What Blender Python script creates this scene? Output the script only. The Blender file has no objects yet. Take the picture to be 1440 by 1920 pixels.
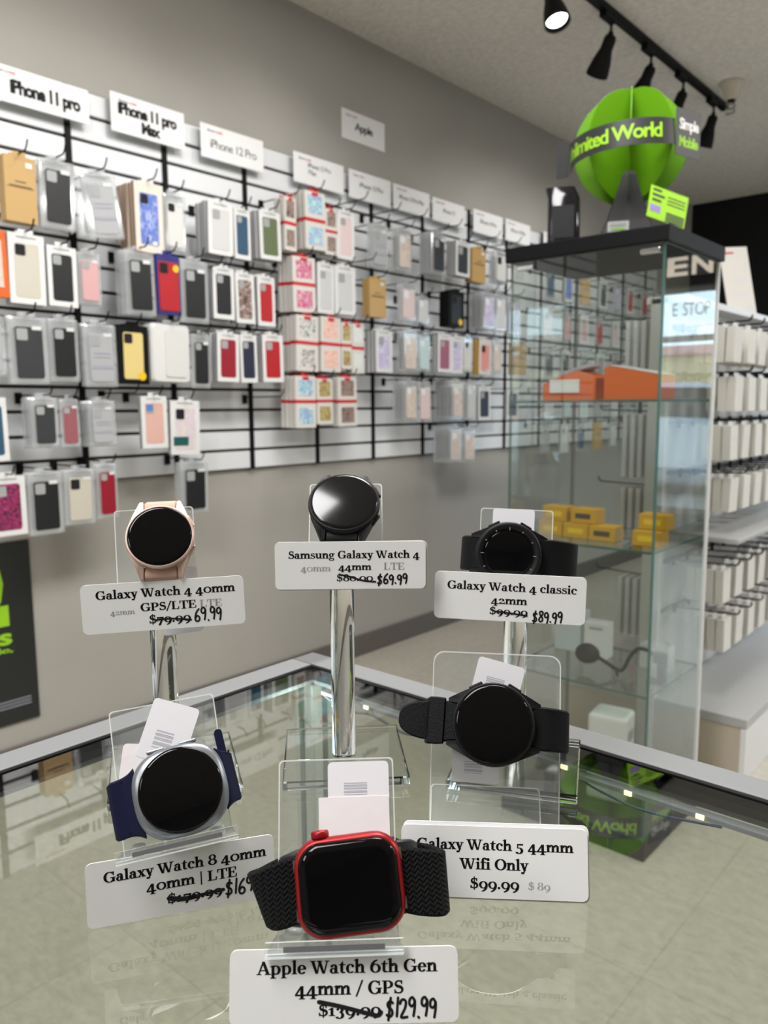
import bpy, bmesh, math, random
from math import sin, cos, pi, radians as rad, sqrt, atan2
from mathutils import Vector, Matrix

S = bpy.context.scene
COL = S.collection
random.seed(7)

# ------------------------------------------------------------------ camera
YAW, PITCH, ROLL = rad(41.13), rad(7.58), rad(-0.416)
EYE = Vector((0.0, 0.0, 1.16))
_f = Vector((-sin(YAW) * cos(PITCH), cos(YAW) * cos(PITCH), -sin(PITCH)))
_r = Vector((cos(YAW), sin(YAW), 0.0))
_u = _r.cross(_f)
_r2 = _r * cos(ROLL) + _u * sin(ROLL)
_u2 = _u * cos(ROLL) - _r * sin(ROLL)
cam_data = bpy.data.cameras.new('camera')
cam = bpy.data.objects.new('camera', cam_data)
COL.objects.link(cam)
cam.matrix_world = Matrix(((_r2.x, _u2.x, -_f.x, EYE.x), (_r2.y, _u2.y, -_f.y, EYE.y), (_r2.z, _u2.z, -_f.z, EYE.z), (0, 0, 0, 1)))
cam_data.sensor_fit = 'VERTICAL'
cam_data.sensor_height = 36.0
cam_data.lens = 1484.0 / 1920.0 * 36.0
cam_data.clip_start = 0.01
cam_data.dof.use_dof = True
cam_data.dof.focus_distance = 0.40
cam_data.dof.aperture_fstop = 15.0
S.camera = cam

# ------------------------------------------------------------------ render look
S.view_settings.view_transform = 'Standard'
S.view_settings.look = 'None'
S.view_settings.gamma = 1.0
S.view_settings.use_curve_mapping = False
S.view_settings.exposure = 0.0
S.cycles.use_denoising = True
S.cycles.max_bounces = 14
S.cycles.transparent_max_bounces = 40
S.cycles.transmission_bounces = 14
S.cycles.glossy_bounces = 6
S.cycles.diffuse_bounces = 4
S.cycles.caustics_reflective = False
S.cycles.caustics_refractive = True
S.cycles.sample_clamp_indirect = 4.0

# ------------------------------------------------------------------ world (daylight beyond the shop window)
W = bpy.data.worlds.new('world')
S.world = W
W.use_nodes = True
_bg = W.node_tree.nodes['Background']
_bg.inputs['Color'].default_value = (0.66, 0.84, 1.0, 1)
_bg.inputs['Strength'].default_value = 5.5

def area(name, loc, rot, sx, sy, power, col=(1.0, 0.975, 0.94)):
    d = bpy.data.lights.new(name, 'AREA')
    d.shape = 'RECTANGLE'; d.size = sx; d.size_y = sy; d.energy = power; d.color = col
    o = bpy.data.objects.new(name, d); COL.objects.link(o)
    o.location = loc; o.rotation_euler = rot
    return o
# unseen ceiling lights, added to brighten the counter, aisle and gondola
area('ceiling_fill_light', (-0.53, -0.53, 2.725), (0, 0, 0), 0.6, 1.2, 54, (1.0, 0.99, 0.975))
area('ceiling_fill_light', (-0.7, 1.35, 2.725), (0, 0, 0), 0.6, 1.2, 52)
area('ceiling_fill_light', (1.5, 3.2, 2.725), (0, 0, 0), 0.6, 1.2, 62)
area('ceiling_fill_light', (1.5, 5.2, 2.725), (0, 0, 0), 0.6, 1.2, 38)
area('ceiling_fill_light', (-0.9, -2.6, 2.725), (0, 0, 0), 0.6, 1.2, 34)

# ------------------------------------------------------------------ materials
def _nt(name):
    m = bpy.data.materials.new(name); m.use_nodes = True
    nt = m.node_tree
    return m, nt, nt.nodes['Principled BSDF']

def mat(name, col, rough=0.5, metal=0.0, spec=0.5, coat=0.0, bump=None, mottle=None, emit=None):
    """bump=(scale, strength, detail); mottle=(scale, amount) varies the paint slightly"""
    m, nt, b = _nt(name)
    b.inputs['Base Color'].default_value = (*col, 1)
    b.inputs['Roughness'].default_value = rough
    b.inputs['Metallic'].default_value = metal
    b.inputs['Specular IOR Level'].default_value = spec
    b.inputs['Coat Weight'].default_value = coat
    if emit:
        b.inputs['Emission Color'].default_value = (*emit[0], 1)
        b.inputs['Emission Strength'].default_value = emit[1]
    if bump or mottle:
        tc = nt.nodes.new('ShaderNodeTexCoord')
    if mottle:
        n = nt.nodes.new('ShaderNodeTexNoise'); n.inputs['Scale'].default_value = mottle[0]; n.inputs['Detail'].default_value = 6
        nt.links.new(tc.outputs['Object'], n.inputs['Vector'])
        r = nt.nodes.new('ShaderNodeValToRGB')
        a = mottle[1]
        r.color_ramp.elements[0].position = 0.3; r.color_ramp.elements[1].position = 0.7
        r.color_ramp.elements[0].color = tuple(c * (1 - a) for c in col) + (1,)
        r.color_ramp.elements[1].color = tuple(min(1, c * (1 + a)) for c in col) + (1,)
        nt.links.new(n.outputs['Fac'], r.inputs['Fac']); nt.links.new(r.outputs['Color'], b.inputs['Base Color'])
    if bump:
        n = nt.nodes.new('ShaderNodeTexNoise'); n.inputs['Scale'].default_value = bump[0]
        n.inputs['Detail'].default_value = bump[2] if len(bump) > 2 else 4
        nt.links.new(tc.outputs['Object'], n.inputs['Vector'])
        bp = nt.nodes.new('ShaderNodeBump'); bp.inputs['Strength'].default_value = bump[1]; bp.inputs['Distance'].default_value = 0.01
        nt.links.new(n.outputs['Fac'], bp.inputs['Height']); nt.links.new(bp.outputs['Normal'], b.inputs['Normal'])
    return m

def sheet(name, tint, ior=1.6, haze=None, gloss=(1, 1, 1), rough=0.0):
    """a clear sheet: see-through with a tint, mirror-like by Fresnel on the side light arrives from;
    haze=(amount, colour) mixes in a pale diffuse tone, for milky plastic and painted reflections"""
    m = bpy.data.materials.new(name); m.use_nodes = True
    nt = m.node_tree; nt.nodes.clear()
    out = nt.nodes.new('ShaderNodeOutputMaterial')
    t = nt.nodes.new('ShaderNodeBsdfTransparent'); t.inputs['Color'].default_value = (*tint, 1)
    g = nt.nodes.new('ShaderNodeBsdfGlossy'); g.inputs['Roughness'].default_value = rough; g.inputs['Color'].default_value = (*gloss, 1)
    f = nt.nodes.new('ShaderNodeFresnel'); f.inputs['IOR'].default_value = ior
    geo = nt.nodes.new('ShaderNodeNewGeometry')
    inv = nt.nodes.new('ShaderNodeMath'); inv.operation = 'SUBTRACT'; inv.inputs[0].default_value = 1.0
    mul = nt.nodes.new('ShaderNodeMath'); mul.operation = 'MULTIPLY'
    nt.links.new(geo.outputs['Backfacing'], inv.inputs[1])
    nt.links.new(f.outputs['Fac'], mul.inputs[0]); nt.links.new(inv.outputs[0], mul.inputs[1])
    mx = nt.nodes.new('ShaderNodeMixShader')
    base = t.outputs[0]
    if haze:
        d = nt.nodes.new('ShaderNodeBsdfDiffuse'); d.inputs['Color'].default_value = (*haze[1], 1)
        mh = nt.nodes.new('ShaderNodeMixShader'); mh.inputs[0].default_value = haze[0]
        nt.links.new(t.outputs[0], mh.inputs[1]); nt.links.new(d.outputs[0], mh.inputs[2]); base = mh.outputs[0]
    nt.links.new(mul.outputs[0], mx.inputs[0]); nt.links.new(base, mx.inputs[1]); nt.links.new(g.outputs[0], mx.inputs[2])
    nt.links.new(mx.outputs[0], out.inputs['Surface'])
    return m

def glass(name, col=(1, 1, 1), ior=1.49, rough=0.0):
    m = bpy.data.materials.new(name); m.use_nodes = True
    nt = m.node_tree; nt.nodes.clear()
    out = nt.nodes.new('ShaderNodeOutputMaterial')
    g = nt.nodes.new('ShaderNodeBsdfGlass'); g.inputs['Color'].default_value = (*col, 1)
    g.inputs['IOR'].default_value = ior; g.inputs['Roughness'].default_value = rough
    nt.links.new(g.outputs[0], out.inputs['Surface'])
    return m

def pattern(name, cols, scale=40.0, rough=0.35, kind='NOISE'):
    m, nt, b = _nt(name)
    b.inputs['Roughness'].default_value = rough
    tc = nt.nodes.new('ShaderNodeTexCoord')
    oi = nt.nodes.new('ShaderNodeObjectInfo')
    vm = nt.nodes.new('ShaderNodeVectorMath'); vm.operation = 'ADD'
    nt.links.new(tc.outputs['Object'], vm.inputs[0]); nt.links.new(oi.outputs['Location'], vm.inputs[1])
    if kind == 'NOISE':
        n = nt.nodes.new('ShaderNodeTexNoise'); n.inputs['Scale'].default_value = scale; n.inputs['Detail'].default_value = 2; n.inputs['Distortion'].default_value = 1.2
        o = n.outputs['Fac']
    else:
        n = nt.nodes.new('ShaderNodeTexVoronoi'); n.inputs['Scale'].default_value = scale
        o = n.outputs['Distance']
    nt.links.new(vm.outputs[0], n.inputs['Vector'])
    r = nt.nodes.new('ShaderNodeValToRGB'); e = r.color_ramp.elements
    k = len(cols)
    while len(e) < k: e.new(0.5)
    for i, c in enumerate(cols):
        e[i].position = (0.32 + 0.36 * i / (k - 1)) if kind == 'NOISE' else i / (k - 1) * 0.9
        e[i].color = (*c, 1)
    nt.links.new(o, r.inputs['Fac']); nt.links.new(r.outputs['Color'], b.inputs['Base Color'])
    return m

MT = {}
MT['wall'] = mat('warm_grey_wall_paint', (0.395, 0.380, 0.350), 0.75, spec=0.25, bump=(120, 0.06), mottle=(2.5, 0.03))
MT['ceiling'] = mat('popcorn_ceiling', (0.82, 0.785, 0.72), 0.95, spec=0.1, bump=(70, 0.9, 6), mottle=(45, 0.10))
MT['dark_wall'] = mat('black_wall_paint', (0.006, 0.006, 0.008), 0.7, spec=0.3)
MT['vinyl_base'] = mat('grey_brown_vinyl_base', (0.13, 0.115, 0.105), 0.55)
MT['slat'] = mat('white_laminate_slat', (0.78, 0.80, 0.83), 0.32, mottle=(3, 0.015))
MT['groove'] = mat('dark_brown_groove', (0.035, 0.024, 0.018), 0.6)
MT['black'] = mat('satin_black', (0.005, 0.005, 0.006), 0.5, spec=0.15)
MT['black_matte'] = mat('matte_black', (0.010, 0.010, 0.012), 0.65, spec=0.3)
MT['black_gloss'] = mat('gloss_black', (0.006, 0.006, 0.008), 0.08)
MT['screen_worn'] = mat('scratched_black_watch_glass', (0.003, 0.003, 0.004), 0.12, spec=0.45)
MT['screen'] = mat('black_watch_glass', (0.002, 0.002, 0.0025), 0.03, spec=0.22)
MT['alu'] = mat('brushed_aluminium', (0.19, 0.195, 0.20), 0.6, metal=0.1, spec=0.3)
MT['alu_dark'] = mat('dark_grey_aluminium', (0.16, 0.16, 0.17), 0.5, metal=0.4)  # plain dark grey for the rail corner and ledge slots
MT['bright_post'] = mat('led_lit_post', (0.72, 0.82, 0.81), 0.25, metal=0.85)  # the LED's cyan light on the post is put into this colour
MT['steel'] = mat('chrome_steel', (0.75, 0.75, 0.76), 0.15, metal=1.0)
MT['white'] = mat('white_plastic', (0.72, 0.72, 0.725), 0.4)
MT['offwhite'] = mat('warm_white_card', (0.68, 0.66, 0.625), 0.55)
MT['card'] = mat('white_card_stock', (0.86, 0.86, 0.87), 0.5, spec=0.3, mottle=(40, 0.012))
MT['ink'] = mat('black_print', (0.012, 0.012, 0.014), 0.6, spec=0.2)
MT['ink_ghost'] = mat('faint_grey_print', (0.66, 0.66, 0.68), 0.6, spec=0.2)
MT['ink_grey'] = mat('grey_print', (0.36, 0.36, 0.42), 0.6, spec=0.2)
MT['ink_red'] = mat('red_print', (0.55, 0.02, 0.04), 0.6)
MT['ink_blue'] = mat('navy_print', (0.05, 0.07, 0.16), 0.6)
MT['ink_pale'] = mat('pale_grey_print', (0.50, 0.50, 0.56), 0.6, spec=0.2)
MT['tag'] = mat('white_price_tag_paper', (0.80, 0.79, 0.84), 0.55)
MT['paper_pink'] = mat('creased_white_paper', (0.84, 0.80, 0.82), 0.6, bump=(25, 0.10), mottle=(25, 0.02))
MT['counter_glass'] = sheet('counter_top_glass', (0.81, 0.835, 0.805), 1.8)
MT['case_glass'] = sheet('showcase_glass', (0.95, 0.965, 0.94), 1.5)
MT['tower_glass'] = sheet('tower_cabinet_glass', (0.885, 0.905, 0.89), 1.75)
MT['shelf_glass'] = sheet('shelf_glass', (0.90, 0.935, 0.915), 1.6)
MT['glass_edge'] = mat('green_glass_edge', (0.05, 0.12, 0.10), 0.2)
MT['window_glass'] = sheet('window_glass', (0.95, 0.97, 0.96), 1.5)
MT['acrylic'] = sheet('clear_acrylic_sheet', (0.96, 0.97, 0.97), 1.75, haze=(0.07, (0.92, 0.95, 0.95)))  # slight haze paints the pale reflection seen on the plates
MT['acrylic_edge'] = sheet('acrylic_cut_edge', (0.86, 0.90, 0.90), 1.5, haze=(0.55, (0.96, 0.98, 0.98)), rough=0.15)
MT['acrylic_block'] = glass('solid_clear_acrylic', (0.99, 1.0, 1.0), 1.49)
MT['sleeve'] = sheet('clear_plastic_sleeve', (0.92, 0.93, 0.94), 1.8, haze=(0.28, (0.78, 0.80, 0.82)), rough=0.08)
MT['sleeve_dark'] = sheet('smoky_plastic_sleeve', (0.6, 0.61, 0.63), 1.8, haze=(0.42, (0.30, 0.31, 0.33)), rough=0.12)
MT['rose_alu'] = mat('rose_gold_aluminium', (0.62, 0.45, 0.385), 0.36, metal=0.5)
MT['rose_strap'] = mat('blush_silicone', (0.54, 0.34, 0.265), 0.6)
MT['black_alu'] = mat('black_anodised_case', (0.006, 0.006, 0.007), 0.5, spec=0.22)
MT['black_strap'] = mat('black_silicone', (0.010, 0.012, 0.014), 0.5)
MT['leather'] = mat('black_leather', (0.004, 0.0045, 0.0055), 0.6, spec=0.14, bump=(900, 0.15))
MT['silver_alu'] = mat('silver_grey_case', (0.24, 0.255, 0.28), 0.34, metal=0.7)
MT['navy_strap'] = mat('navy_silicone', (0.003, 0.004, 0.024), 0.6, spec=0.15)
MT['red_alu'] = mat('red_anodised_case', (0.33, 0.010, 0.014), 0.34, metal=0.55)
MT['orange'] = mat('orange_card', (0.66, 0.115, 0.004), 0.5)
MT['yellow_box'] = mat('golden_yellow_card', (0.58, 0.32, 0.010), 0.45)
MT['lime'] = mat('lime_green_card', (0.088, 0.235, 0.002), 0.6, spec=0.2, bump=(300, 0.05))
MT['lime_bright'] = mat('bright_lime_print', (0.30, 0.60, 0.012), 0.5)
MT['charcoal_card'] = mat('charcoal_card', (0.022, 0.023, 0.025), 0.45)
MT['purple'] = mat('purple_print', (0.28, 0.20, 0.52), 0.5)
MT['beige_board'] = mat('beige_laminate_board', (0.50, 0.44, 0.35), 0.5)
MT['grey_deck'] = mat('grey_enamel_deck', (0.42, 0.42, 0.42), 0.4)
MT['lamp_glow'] = mat('lit_lamp_face', (1, 1, 1), 0.4, emit=((1.0, 0.97, 0.90), 6.0))
MT['led'] = mat('lit_led_chip', (1, 0.95, 0.8), 0.4, emit=((1.0, 0.85, 0.50), 2.2))
MT['porcelain'] = mat('cream_porcelain', (0.62, 0.58, 0.48), 0.35)
MT['poster'] = mat('black_poster_stock', (0.010, 0.013, 0.013), 0.3)
MT['cable'] = mat('grey_cable', (0.12, 0.13, 0.15), 0.5)
MT['cable_blue'] = mat('blue_cable', (0.03, 0.06, 0.18), 0.4)

def floor_mat():
    m, nt, b = _nt('vinyl_tile_floor')
    tc = nt.nodes.new('ShaderNodeTexCoord')
    br = nt.nodes.new('ShaderNodeTexBrick'); br.offset = 0.0; br.squash = 1.0
    br.inputs['Scale'].default_value = 1.0
    br.inputs['Brick Width'].default_value = 0.3048; br.inputs['Row Height'].default_value = 0.3048
    br.inputs['Mortar Size'].default_value = 0.0022; br.inputs['Mortar Smooth'].default_value = 0.3
    br.inputs['Color1'].default_value = (0.47, 0.44, 0.385, 1); br.inputs['Color2'].default_value = (0.445, 0.418, 0.365, 1)
    br.inputs['Mortar'].default_value = (0.37, 0.345, 0.29, 1)
    nt.links.new(tc.outputs['Object'], br.inputs['Vector'])
    n = nt.nodes.new('ShaderNodeTexNoise'); n.inputs['Scale'].default_value = 26; n.inputs['Detail'].default_value = 8; n.inputs['Roughness'].default_value = 0.72
    mp = nt.nodes.new('ShaderNodeMapping'); mp.inputs['Scale'].default_value = (1, 1.9, 1)
    nt.links.new(tc.outputs['Object'], mp.inputs['Vector']); nt.links.new(mp.outputs[0], n.inputs['Vector'])
    r = nt.nodes.new('ShaderNodeValToRGB'); r.color_ramp.elements[0].position = 0.33; r.color_ramp.elements[1].position = 0.60
    r.color_ramp.elements[0].color = (0.80, 0.80, 0.77, 1); r.color_ramp.elements[1].color = (1.06, 1.05, 1.04, 1)
    nt.links.new(n.outputs['Fac'], r.inputs['Fac'])
    mx = nt.nodes.new('ShaderNodeMix'); mx.data_type = 'RGBA'; mx.blend_type = 'MULTIPLY'; mx.inputs['Factor'].default_value = 1.0
    nt.links.new(br.outputs['Color'], mx.inputs[6]); nt.links.new(r.outputs['Color'], mx.inputs[7])
    nt.links.new(mx.outputs[2], b.inputs['Base Color'])
    b.inputs['Roughness'].default_value = 0.38
    return m
MT['floor'] = floor_mat()

def weave_mat():
    m, nt, b = _nt('black_zigzag_weave')
    b.inputs['Base Color'].default_value = (0.004, 0.004, 0.0045, 1); b.inputs['Roughness'].default_value = 0.8; b.inputs['Specular IOR Level'].default_value = 0.15
    tc = nt.nodes.new('ShaderNodeTexCoord')
    sep = nt.nodes.new('ShaderNodeSeparateXYZ'); nt.links.new(tc.outputs['Object'], sep.inputs[0])
    def mth(op, a, bb):
        k = nt.nodes.new('ShaderNodeMath'); k.operation = op
        for i, q in enumerate((a, bb)):
            if q is None: continue
            if isinstance(q, float): k.inputs[i].default_value = q
            else: nt.links.new(q, k.inputs[i])
        return k.outputs[0]
    zig = mth('PINGPONG', mth('MULTIPLY', sep.outputs['X'], 1.0), 0.0016)
    y2 = mth('ADD', sep.outputs['Y'], zig)
    h = mth('PINGPONG', y2, 0.0010)
    bp = nt.nodes.new('ShaderNodeBump'); bp.inputs['Strength'].default_value = 1.0; bp.inputs['Distance'].default_value = 0.6
    nt.links.new(h, bp.inputs['Height']); nt.links.new(bp.outputs['Normal'], b.inputs['Normal'])
    return m
MT['weave'] = weave_mat()

# ------------------------------------------------------------------ mesh helpers
WM = {}          # world matrices of the roots, by object name

def smooth_path(pts, n=8):
    """Catmull-Rom through the points"""
    P = [Vector(p) for p in pts]
    out = []
    for i in range(len(P) - 1):
        p0 = P[max(i - 1, 0)]; p1 = P[i]; p2 = P[i + 1]; p3 = P[min(i + 2, len(P) - 1)]
        for k in range(n):
            t = k / n
            out.append(0.5 * ((2 * p1) + (p2 - p0) * t + (2 * p0 - 5 * p1 + 4 * p2 - p3) * t * t + (3 * p1 - p0 - 3 * p2 + p3) * t ** 3))
    out.append(P[-1])
    return out

def rrect(w, h, r, n=5, cx=0.0, cy=0.0):
    r = max(min(r, w / 2 - 1e-6, h / 2 - 1e-6), 1e-6)
    o = []
    for k, (sx, sy) in enumerate(((1, 1), (-1, 1), (-1, -1), (1, -1))):
        for i in range(n + 1):
            a = (k + i / n) * pi / 2
            o.append((cx + sx * (w / 2 - r) + r * cos(a), cy + sy * (h / 2 - r) + r * sin(a)))
    return o

class MB:
    def __init__(s):
        s.v = []; s.f = []; s.m = []; s.s = []
    def add(s, vs, fs, mat=0, M=None, smooth=False):
        b = len(s.v)
        for p in vs:
            p = Vector(p)
            s.v.append(M @ p if M is not None else p)
        for f in fs:
            s.f.append([b + i for i in f]); s.m.append(mat); s.s.append(smooth)
        return s
    def box(s, c, size, mat=0, M=None, bev=0.0, seg=2, edge_mat=None, thin=None):
        if bev:
            bm = bmesh.new(); bmesh.ops.create_cube(bm, size=1.0)
            for v in bm.verts: v.co = Vector((v.co.x * size[0] + c[0], v.co.y * size[1] + c[1], v.co.z * size[2] + c[2]))
            bmesh.ops.bevel(bm, geom=bm.edges[:], offset=bev, segments=seg, affect='EDGES', profile=0.5)
            bm.verts.index_update()
            s.add([v.co.copy() for v in bm.verts], [[v.index for v in f.verts] for f in bm.faces], mat, M)
            bm.free(); return s
        x, y, z = (q / 2 for q in size)
        vs = [(c[0] + a * x, c[1] + b * y, c[2] + d * z) for a in (-1, 1) for b in (-1, 1) for d in (-1, 1)]
        fs = [(0, 1, 3, 2), (4, 6, 7, 5), (0, 4, 5, 1), (2, 3, 7, 6), (0, 2, 6, 4), (1, 5, 7, 3)]
        b0 = len(s.m)
        s.add(vs, fs, mat, M)
        if edge_mat is not None:                      # the two faces across the thin axis keep mat
            keep = {0: (0, 1), 1: (2, 3), 2: (4, 5)}[thin]
            for i in range(6):
                if i not in keep: s.m[b0 + i] = edge_mat
        return s
    def prism(s, outline, z0, z1, mat=0, M=None, side_mat=None, smooth=False):
        n = len(outline)
        vs = [(x, y, z0) for x, y in outline] + [(x, y, z1) for x, y in outline]
        s.add(vs, [list(range(n))[::-1], list(range(n, 2 * n))], mat, M)
        s.add(vs, [(i, (i + 1) % n, n + (i + 1) % n, n + i) for i in range(n)], mat if side_mat is None else side_mat, M, smooth)
        return s
    def loft(s, layers, mat=0, M=None, bottom=True, top=True, smooth=True):
        """layers = [(outline, z), ...] with equal counts"""
        n = len(layers[0][0]); vs = []
        for o, z in layers: vs += [(x, y, z) for x, y in o]
        fs = [(k * n + i, k * n + (i + 1) % n, (k + 1) * n + (i + 1) % n, (k + 1) * n + i) for k in range(len(layers) - 1) for i in range(n)]
        s.add(vs, fs, mat, M, smooth)
        if bottom: s.add(vs[:n], [list(range(n))[::-1]], mat, M)
        if top: s.add(vs[-n:], [list(range(n))], mat, M)
        return s
    def lathe(s, prof, n=40, mat=0, M=None, smooth=True):
        vs = []; fs = []; k = len(prof)
        for i in range(n):
            a = 2 * pi * i / n
            vs += [(r * cos(a), r * sin(a), z) for r, z in prof]
        for i in range(n):
            j = (i + 1) % n
            for q in range(k - 1):
                fs.append((i * k + q, j * k + q, j * k + q + 1, i * k + q + 1))
        return s.add(vs, fs, mat, M, smooth)
    def tube(s, path, r, n=8, mat=0, M=None, smooth=True, caps=True):
        P = [Vector(p) for p in path]; k = len(P)
        R = r if isinstance(r, (list, tuple)) else [r] * k
        T = [(P[min(i + 1, k - 1)] - P[max(i - 1, 0)]).normalized() for i in range(k)]
        N = T[0].orthogonal().normalized(); vs = []
        for i in range(k):
            N = (N - T[i] * N.dot(T[i])).normalized(); B = T[i].cross(N)
            vs += [P[i] + (N * cos(2 * pi * q / n) + B * sin(2 * pi * q / n)) * R[i] for q in range(n)]
        fs = [(i * n + q, i * n + (q + 1) % n, (i + 1) * n + (q + 1) % n, (i + 1) * n + q) for i in range(k - 1) for q in range(n)]
        s.add(vs, fs, mat, M, smooth)
        if caps: s.add(vs[:n], [list(range(n))[::-1]], mat, M); s.add(vs[-n:], [list(range(n))], mat, M)
        return s
    def strip(s, path, th, mat=0, M=None, ends=True):
        """a strap: path of (u, z, half width[, y offset]) bent in the x-z plane, width along y, rounded edges"""
        k = len(path); rows = []
        for i in range(k):
            a = path[max(i - 1, 0)]; b = path[min(i + 1, k - 1)]
            t = Vector((b[0] - a[0], 0, b[1] - a[1])).normalized(); nrm = Vector((-t.z, 0, t.x))
            u, z, w = path[i][:3]; yo = path[i][3] if len(path[i]) > 3 else 0.0
            c = Vector((u, yo, z)); e = min(th * 0.35, w * 0.5)
            prof = [(-w, -th / 2 + e), (-w + e, -th / 2), (w - e, -th / 2), (w, -th / 2 + e), (w, th / 2 - e), (w - e, th / 2), (-w + e, th / 2), (-w, th / 2 - e)]
            rows += [c + Vector((0, y, 0)) + nrm * d for y, d in prof]
        n = 8
        fs = [(i * n + q, i * n + (q + 1) % n, (i + 1) * n + (q + 1) % n, (i + 1) * n + q) for i in range(k - 1) for q in range(n)]
        s.add(rows, fs, mat, M, False)
        if ends: s.add(rows[:n], [list(range(n))[::-1]], mat, M); s.add(rows[-n:], [list(range(n))], mat, M)
        return s
    def build(s, name, mats, parent=None, M=None, world=False, fix=True):
        """link as ONE mesh; M = its matrix (world when it has no parent, local else); world: vertices are world coordinates"""
        me = bpy.data.meshes.new(name)
        vs = s.v
        if world and parent is not None:
            inv = WM[parent.name].inverted(); vs = [inv @ v for v in s.v]
        elif world and M is not None:
            inv = M.inverted(); vs = [inv @ v for v in s.v]
        me.from_pydata([tuple(v) for v in vs], [], s.f)
        if not isinstance(mats, (list, tuple)): mats = [mats]
        for m in mats: me.materials.append(MT[m] if isinstance(m, str) else m)
        me.polygons.foreach_set('material_index', s.m)
        me.polygons.foreach_set('use_smooth', s.s)
        if fix:
            bm = bmesh.new(); bm.from_mesh(me); bmesh.ops.recalc_face_normals(bm, faces=bm.faces); bm.to_mesh(me); bm.free()
        me.update()
        o = bpy.data.objects.new(name, me); COL.objects.link(o)
        if parent is not None:
            o.parent = parent
            WM[o.name] = WM[parent.name] @ (M if (M is not None) else Matrix())
            if M is not None: o.matrix_local = M
        else:
            WM[o.name] = M if M is not None else Matrix()
            if M is not None: o.matrix_world = M
        return o

def tag(o, label, cat, group=None):
    o['label'] = label; o['category'] = cat
    if group: o['group'] = group
    return o
def struct(o):
    o['kind'] = 'structure'; return o
def thing(name, label, cat, M=None, group=None):
    o = bpy.data.objects.new(name, None); COL.objects.link(o)
    o.empty_display_size = 0.05
    M = M if M is not None else Matrix()
    o.matrix_world = M; WM[o.name] = M
    return tag(o, label, cat, group)
def T(x, y, z): return Matrix.Translation((x, y, z))
def frame(P, theta, tilt=0.0, roll=0.0):
    """x to the reader's right, y up, z out of the face; theta = heading of x, tilt leans the top back, roll turns in the plane (degrees)"""
    a = rad(theta); t = rad(tilt); r = rad(roll)
    X = Vector((cos(a), sin(a), 0)); N = Vector((sin(a), -cos(a), 0)); Z = Vector((0, 0, 1))
    Y = Z * cos(t) - N * sin(t); Nn = N * cos(t) + Z * sin(t)
    X2 = X * cos(r) + Y * sin(r); Y2 = Y * cos(r) - X * sin(r)
    return Matrix(((X2.x, Y2.x, Nn.x, P[0]), (X2.y, Y2.y, Nn.y, P[1]), (X2.z, Y2.z, Nn.z, P[2]), (0, 0, 0, 1)))

ORD = ['first', 'second', 'third', 'fourth', 'fifth', 'sixth', 'seventh', 'eighth', 'ninth', 'tenth', 'eleventh', 'twelfth', 'thirteenth',
       'fourteenth', 'fifteenth', 'sixteenth', 'seventeenth', 'eighteenth', 'nineteenth', 'twentieth', 'twenty-first', 'twenty-second', 'twenty-third', 'twenty-fourth']
# ------------------------------------------------------------------ lettering
_scache = {}
def sans(text, bold=0.0):
    """mesh of a line of the built-in sans face: verts (x from 0), faces, width; cap height about 0.7"""
    k = (text, bold)
    if k not in _scache:
        cu = bpy.data.curves.new('lettering', 'FONT'); cu.body = text; cu.size = 1.0; cu.offset = bold; cu.resolution_u = 3; cu.space_character = 0.86
        ob = bpy.data.objects.new('lettering', cu); COL.objects.link(ob)
        dg = bpy.context.evaluated_depsgraph_get()
        me = bpy.data.meshes.new_from_object(ob.evaluated_get(dg))
        vs = [v.co.copy() for v in me.vertices]; fs = [list(p.vertices) for p in me.polygons]
        bpy.data.objects.remove(ob); bpy.data.curves.remove(cu); bpy.data.meshes.remove(me)
        x0 = min(v.x for v in vs); x1 = max(v.x for v in vs)
        _scache[k] = ([Vector((v.x - x0, v.y, 0)) for v in vs], fs, x1 - x0)
    return _scache[k]
def put_sans(mb, text, cx, base, width, height, z, mat=0, M=None, bold=0.02, bend=None):
    vs, fs, w = sans(text, bold)
    sx = width / w; sy = height / 0.70
    pts = [Vector((cx - width / 2 + v.x * sx, base + v.y * sy, z)) for v in vs]
    if bend: pts = [bend(p) for p in pts]
    mb.add(pts, fs, mat, M)

# a bold old-style serif face drawn from stems, bowls and serifs (cap height 0.70, x-height 0.49)
def _R(x0, y0, x1, y1): return [(x0, y0), (x1, y0), (x1, y1), (x0, y1)]
def _A(cx, cy, rx, ry, a0, a1, tx, ty, n=14):
    o = []
    for i in range(n):
        p = rad(a0 + (a1 - a0) * i / n); q = rad(a0 + (a1 - a0) * (i + 1) / n)
        o.append([(cx + rx * cos(p), cy + ry * sin(p)), (cx + rx * cos(q), cy + ry * sin(q)),
                  (cx + (rx - tx) * cos(q), cy + (ry - ty) * sin(q)), (cx + (rx - tx) * cos(p), cy + (ry - ty) * sin(p))])
    return o
def _D(cx, cy, r): return [[(cx + r * cos(2 * pi * i / 12), cy + r * sin(2 * pi * i / 12)) for i in range(12)]]
def _spine(pts, ws):
    o = []
    for i in range(len(pts) - 1):
        (x0, y0), (x1, y1) = pts[i], pts[i + 1]
        def nn(k):
            a = pts[max(k - 1, 0)]; b = pts[min(k + 1, len(pts) - 1)]
            d = sqrt((b[0] - a[0]) ** 2 + (b[1] - a[1]) ** 2) or 1
            return -(b[1] - a[1]) / d, (b[0] - a[0]) / d
        n0 = nn(i); n1 = nn(i + 1); w0 = ws[i] / 2; w1 = ws[i + 1] / 2
        o.append([(x0 + n0[0] * w0, y0 + n0[1] * w0), (x1 + n1[0] * w1, y1 + n1[1] * w1), (x1 - n1[0] * w1, y1 - n1[1] * w1), (x0 - n0[0] * w0, y0 - n0[1] * w0)])
    return o
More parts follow.
